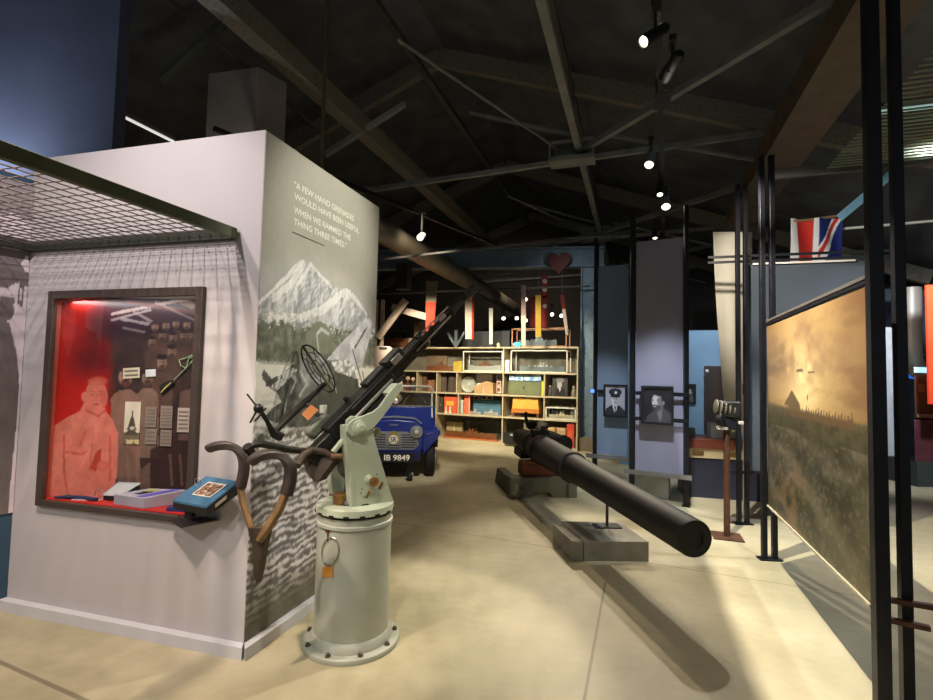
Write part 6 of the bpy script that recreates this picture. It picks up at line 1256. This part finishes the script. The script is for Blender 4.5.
def head(p, tgt, lab, bright=True, L=.22, r=.05, m=None, hang=.16, group=None, tz=None):
    p = V(p); d = (V(tgt)-p).normalized(); t = thing('track_spotlight', p, lab, 'spotlight', group)
    b = MB().lathe(p-d*L, d, [(0, r*.6), (.02, r*.85), (L*.55, r*.9), (L*.56, r), (L, r), (L, r*.86), (L-.02, r*.84)], 18); b.build('body', m or HEADM, t)
    MB().lathe(p-d*.018, d, [(0, r*.84), (.006, r*.8), (.012, r*.5), (.014, .004)], 16).build('lens', LENSB if bright else LENSD, t)
    q = p-d*(L*.5); MB().bar(q, q+ZZ*hang, .02, .03).build('bracket', HEADM, t); MB().box(q+ZZ*(hang+.02), .05, .14, .04, BX).build('adapter', HEADM, t); return t
TZ = 4.12
tq0, tq1 = G(657, -30, TZ), G(664, 248, TZ)
tag(MB().bar(tq0-(tq1-tq0).normalized()*2.5, tq1, .05, .045).build('light_track', HEADM), 'black lighting track running back overhead along the right of the centre aisle', 'light track')
def tk(y): f = (y-tq0.y)/(tq1.y-tq0.y); return tq0+(tq1-tq0)*f
LASTHEAD = [None]
def trackhead(px, py, z, tgt, lab, **k):
    p = G(px, py, z); LASTHEAD[0] = head(p, tgt, lab, **k); return p
gunT = V((-.5, 2.95, .9))
h1 = trackhead(643, 42, 3.86, D(520, 120, 3.0), 'large black spotlight nearest the camera on the overhead track, lens facing left', L=.26, r=.044)
h2 = trackhead(665, 78, 3.86, D(640, 120, 4.2), 'black spotlight with amber lens, second from the camera on the overhead track', bright=False, L=.24, r=.05)
h2t = LASTHEAD[0]
h3 = trackhead(649, 165, 3.84, V((.9, 3.6, 1.2)), 'silver spotlight shining at the viewer, third on the overhead track', m=SILV, r=.052, L=.3)
h4 = trackhead(660, 195, 3.9, V((1.9, 4.6, .4)), 'small spotlight lens, fourth on the overhead track', r=.042)
h5 = trackhead(666, 207, 3.84, V((1.9, 4.4, .6)), 'bright spotlight glaring at the viewer, fifth on the overhead track', r=.062, m=SILV)
h6 = trackhead(655, 238.5, 3.92, V((3.0, 7.4, 1.0)), 'small spotlight at the left of the last three on the overhead track', r=.045)
h7 = trackhead(661, 248.5, 3.82, V((2.6, 6.6, 1.0)), 'last small spotlight, lowest at the far end of the overhead track', r=.05)
hl_ = D(420, 237.5, 7.4); head(hl_, D(405, 250, 6.5), 'white-lit spotlight hanging alone left of centre under the dark roof', m=SILV, r=.055, L=.25, hang=.35)
bar2('light_track', hl_+V((-1.9, -2.4, .42)), hl_+V((1.3, 2.0, .42)), .045, .045, HEADM, 'black lighting track running over the mural towards the shelves', 'light track')
for (x, y, d_, lab) in ((503.5, 318.5, 13.5, 'far spotlight at the left of the pair behind the pale strip'), (516.8, 318.3, 13.3, 'far spotlight at the right of the pair behind the pale strip'), (525.5, 299.5, 12.8, 'far spotlight above the others left of the deep red pennant'), (525.8, 320.5, 13.8, 'small far spotlight low beside the long thin strip'), (552, 314.5, 12.9, 'elongated far spotlight right of the dotted pennant'), (561.5, 315.8, 13.0, 'brightest far spotlight between the dotted pennant and the column')):
    p = D(x, y, d_); head(p, p+V((-.1, -1, -.35)), lab, r=.055, L=.2, hang=.2)
# canopy washer (out of frame, over the alcove) and the hall's spots, some of them added fill
cwp = F1(.52, 3.6, 1.2)
lamp('alcove_wash_lamp', cwp, F1(.95, .7, .4), 115, PINK, 130, .5, .03)
cl_p = F1((HS0+HS1)/2, HZ1-.03, -.05)
al_ = bpy.data.lights.new('case_strip_lamp', 'AREA'); al_.shape = 'RECTANGLE'; al_.size = 1.0; al_.size_y = .04; al_.energy = 2.6; al_.color = (1, .93, .88); ao_ = bpy.data.objects.new('case_strip_lamp', al_); COL.objects.link(ao_); ao_.location = cl_p; ao_.rotation_euler = Matrix((S1, (ZZ+N1*.45).normalized().cross(S1), (ZZ+N1*.45).normalized())).transposed().to_euler()
lamp('front_wash_lamp', F1(1.0, 3.45, 3.3), F1(.75, 1.0, 0), 190, PINK, 62, .6, .05)
lamp('gun_front_lamp', V((-.55, .35, 4.0)), V((-.60, 2.95, .85)), 210, (1, .97, .84), 27, .5, .05)
lamp('gun_lamp', V((1.75, 4.45, 4.0)), gunT, 430, NEUT, 44, .3, .05)
lamp('barrel_back_lamp', V((2.0, 10.1, 4.6)), V((1.2, 3.4, .2)), 800, WARM, 30, .4, .05)
kl = h2+V((.02, -.03, -.07))
lamp('panel_lamp_key', kl, V((2.40, 3.75, .9)), 1000, NEUT, 84, .35, .002)
kq = V((1.80, 3.46, 0)); kc = kl+(kq-kl)*(.12/kl.z)
MB().box(kc-BX*.06, .12, .24, .004, BX).build('added_light_blade', HEADM, h2t); MB().bar(kc-BX*.1, h2+V((-.05, .05, .02)), .012, .012).build('added_blade_arm', HEADM, h2t)  # added blade and arm that cut the beam's left edge on the floor
lamp('aisle_lamp', h5+V((0, -.1, -.05)), V((1.7, 4.6, 0)), 330, NEUT, 52, .4, .05)
lamp('aisle_floor_lamp', h3+V((0, -.1, -.05)), V((.0, 4.9, .0)), 120, WARM, 70, .5, .06)
lamp('quotation_lamp', V((1.3, 3.1, 3.95)), V((-.95, 3.45, 2.5)), 290, (1, .95, .82), 36, .9, .06)
lamp('vehicle_fill', V((-.2, 4.4, 3.9)), V((-.95, 7.5, .75)), 560, NEUT, 26, .7, .06)  # added spot without a fitting, brightens the vehicle's front
lamp('front_floor_lamp', V((.3, .3, 4.2)), V((.2, 2.7, 0)), 40, WARM, 80, .6, .08)
for i, s in enumerate((.3, 1.4, 2.5)):
    p = SA+SD*s+SN*2.7; lamp('shelf_lamp', V((p.x, p.y, 3.2)), SA+SD*s+ZZ*1.2, 430, (1, .89, .70), 75, .6, .08)
lamp('shelf_floor_lamp', V((.6, 9.2, 4.0)), V((.5, 8.8, 0)), 90, WARM, 90, .7, .1)
lamp('portrait_lamp', V((2.0, 4.9, 3.9)), V((2.45, 6.5, .55)), 620, COOL, 34, .9, .05)
lamp('portrait_lamp', V((1.4, 6.0, 3.9)), V((2.0, 7.6, .6)), 420, (.78, .88, 1), 36, .9, .05)
lamp('blue_wall_lamp', V((3.7, 6.6, 3.9)), V((3.9, 8.7, 1.2)), 280, (.78, .9, 1), 60, .6, .08)
lamp('right_floor_lamp', V((4.3, 4.3, 4.0)), V((3.7, 4.3, 0)), 520, COOL, 90, .7, .08)
lamp('gallery_fill', V((6.2, 6.2, 3.3)), V((7.4, 8.6, 1.4)), 420, COOL, 100, .7, .1)  # fill spot with no fitting, added to lift the dark gallery corner
lamp('aisle_left_fill', V((-.6, 7.2, 4.0)), V((-.9, 9.6, 1.6)), 170, WARM, 80, .6, .1)  # extra light added for the dark region back left, no fitting there
lamp('far_hall_fill', V((1.6, 13.0, 4.4)), V((1.6, 17.4, 2.6)), 120, WARM, 110, .9, .1)  # added so the wall behind the shelves is not black
lamp('column_fill', V((1.7, 8.8, 3.7)), V((2.4, 10.8, 3.0)), 38, COOL, 90, .8, .08)  # cool light added for column and beam, no real lamp behind it
lamp('pillar_lamp', V((-2.5, 4.75, 3.0)), V((-2.75, 5.5, 3.9)), 20, (1, .92, .82), 90, .9, .1)
lamp('flag_fill', V((2.1, 4.3, 3.3)), V((4.1, 5.9, 2.7)), 260, NEUT, 64, .6, .05)  # added to brighten the flag and slate panel, without a fitting
lamp('left_wall_lamp', V((-4.7, 4.15, 2.75)), V((-4.7, 4.7, 3.35)), 190, (.84, .9, 1), 130, .9, .1)
lamp('alcove_floor_fill', V((-1.9, 1.3, 3.9)), V((-1.85, 2.65, 0)), 460, (1, .79, .64), 50, .5, .06)  # second warm spot, added to brighten the floor by the alcove
w = bpy.data.worlds.new('dim_air'); SC.world = w; w.use_nodes = True; bgn = w.node_tree.nodes['Background']; bgn.inputs[0].default_value = (.82, .9, 1, 1); bgn.inputs[1].default_value = .24
SC.view_settings.view_transform = 'Standard'; SC.view_settings.look = 'None'; SC.view_settings.gamma = 1; SC.view_settings.exposure = 0.0
SC.cycles.use_denoising = True; SC.cycles.max_bounces = 8; SC.cycles.sample_clamp_indirect = 4
try: SC.cycles.denoiser = 'OPENIMAGEDENOISE'
except Exception: pass
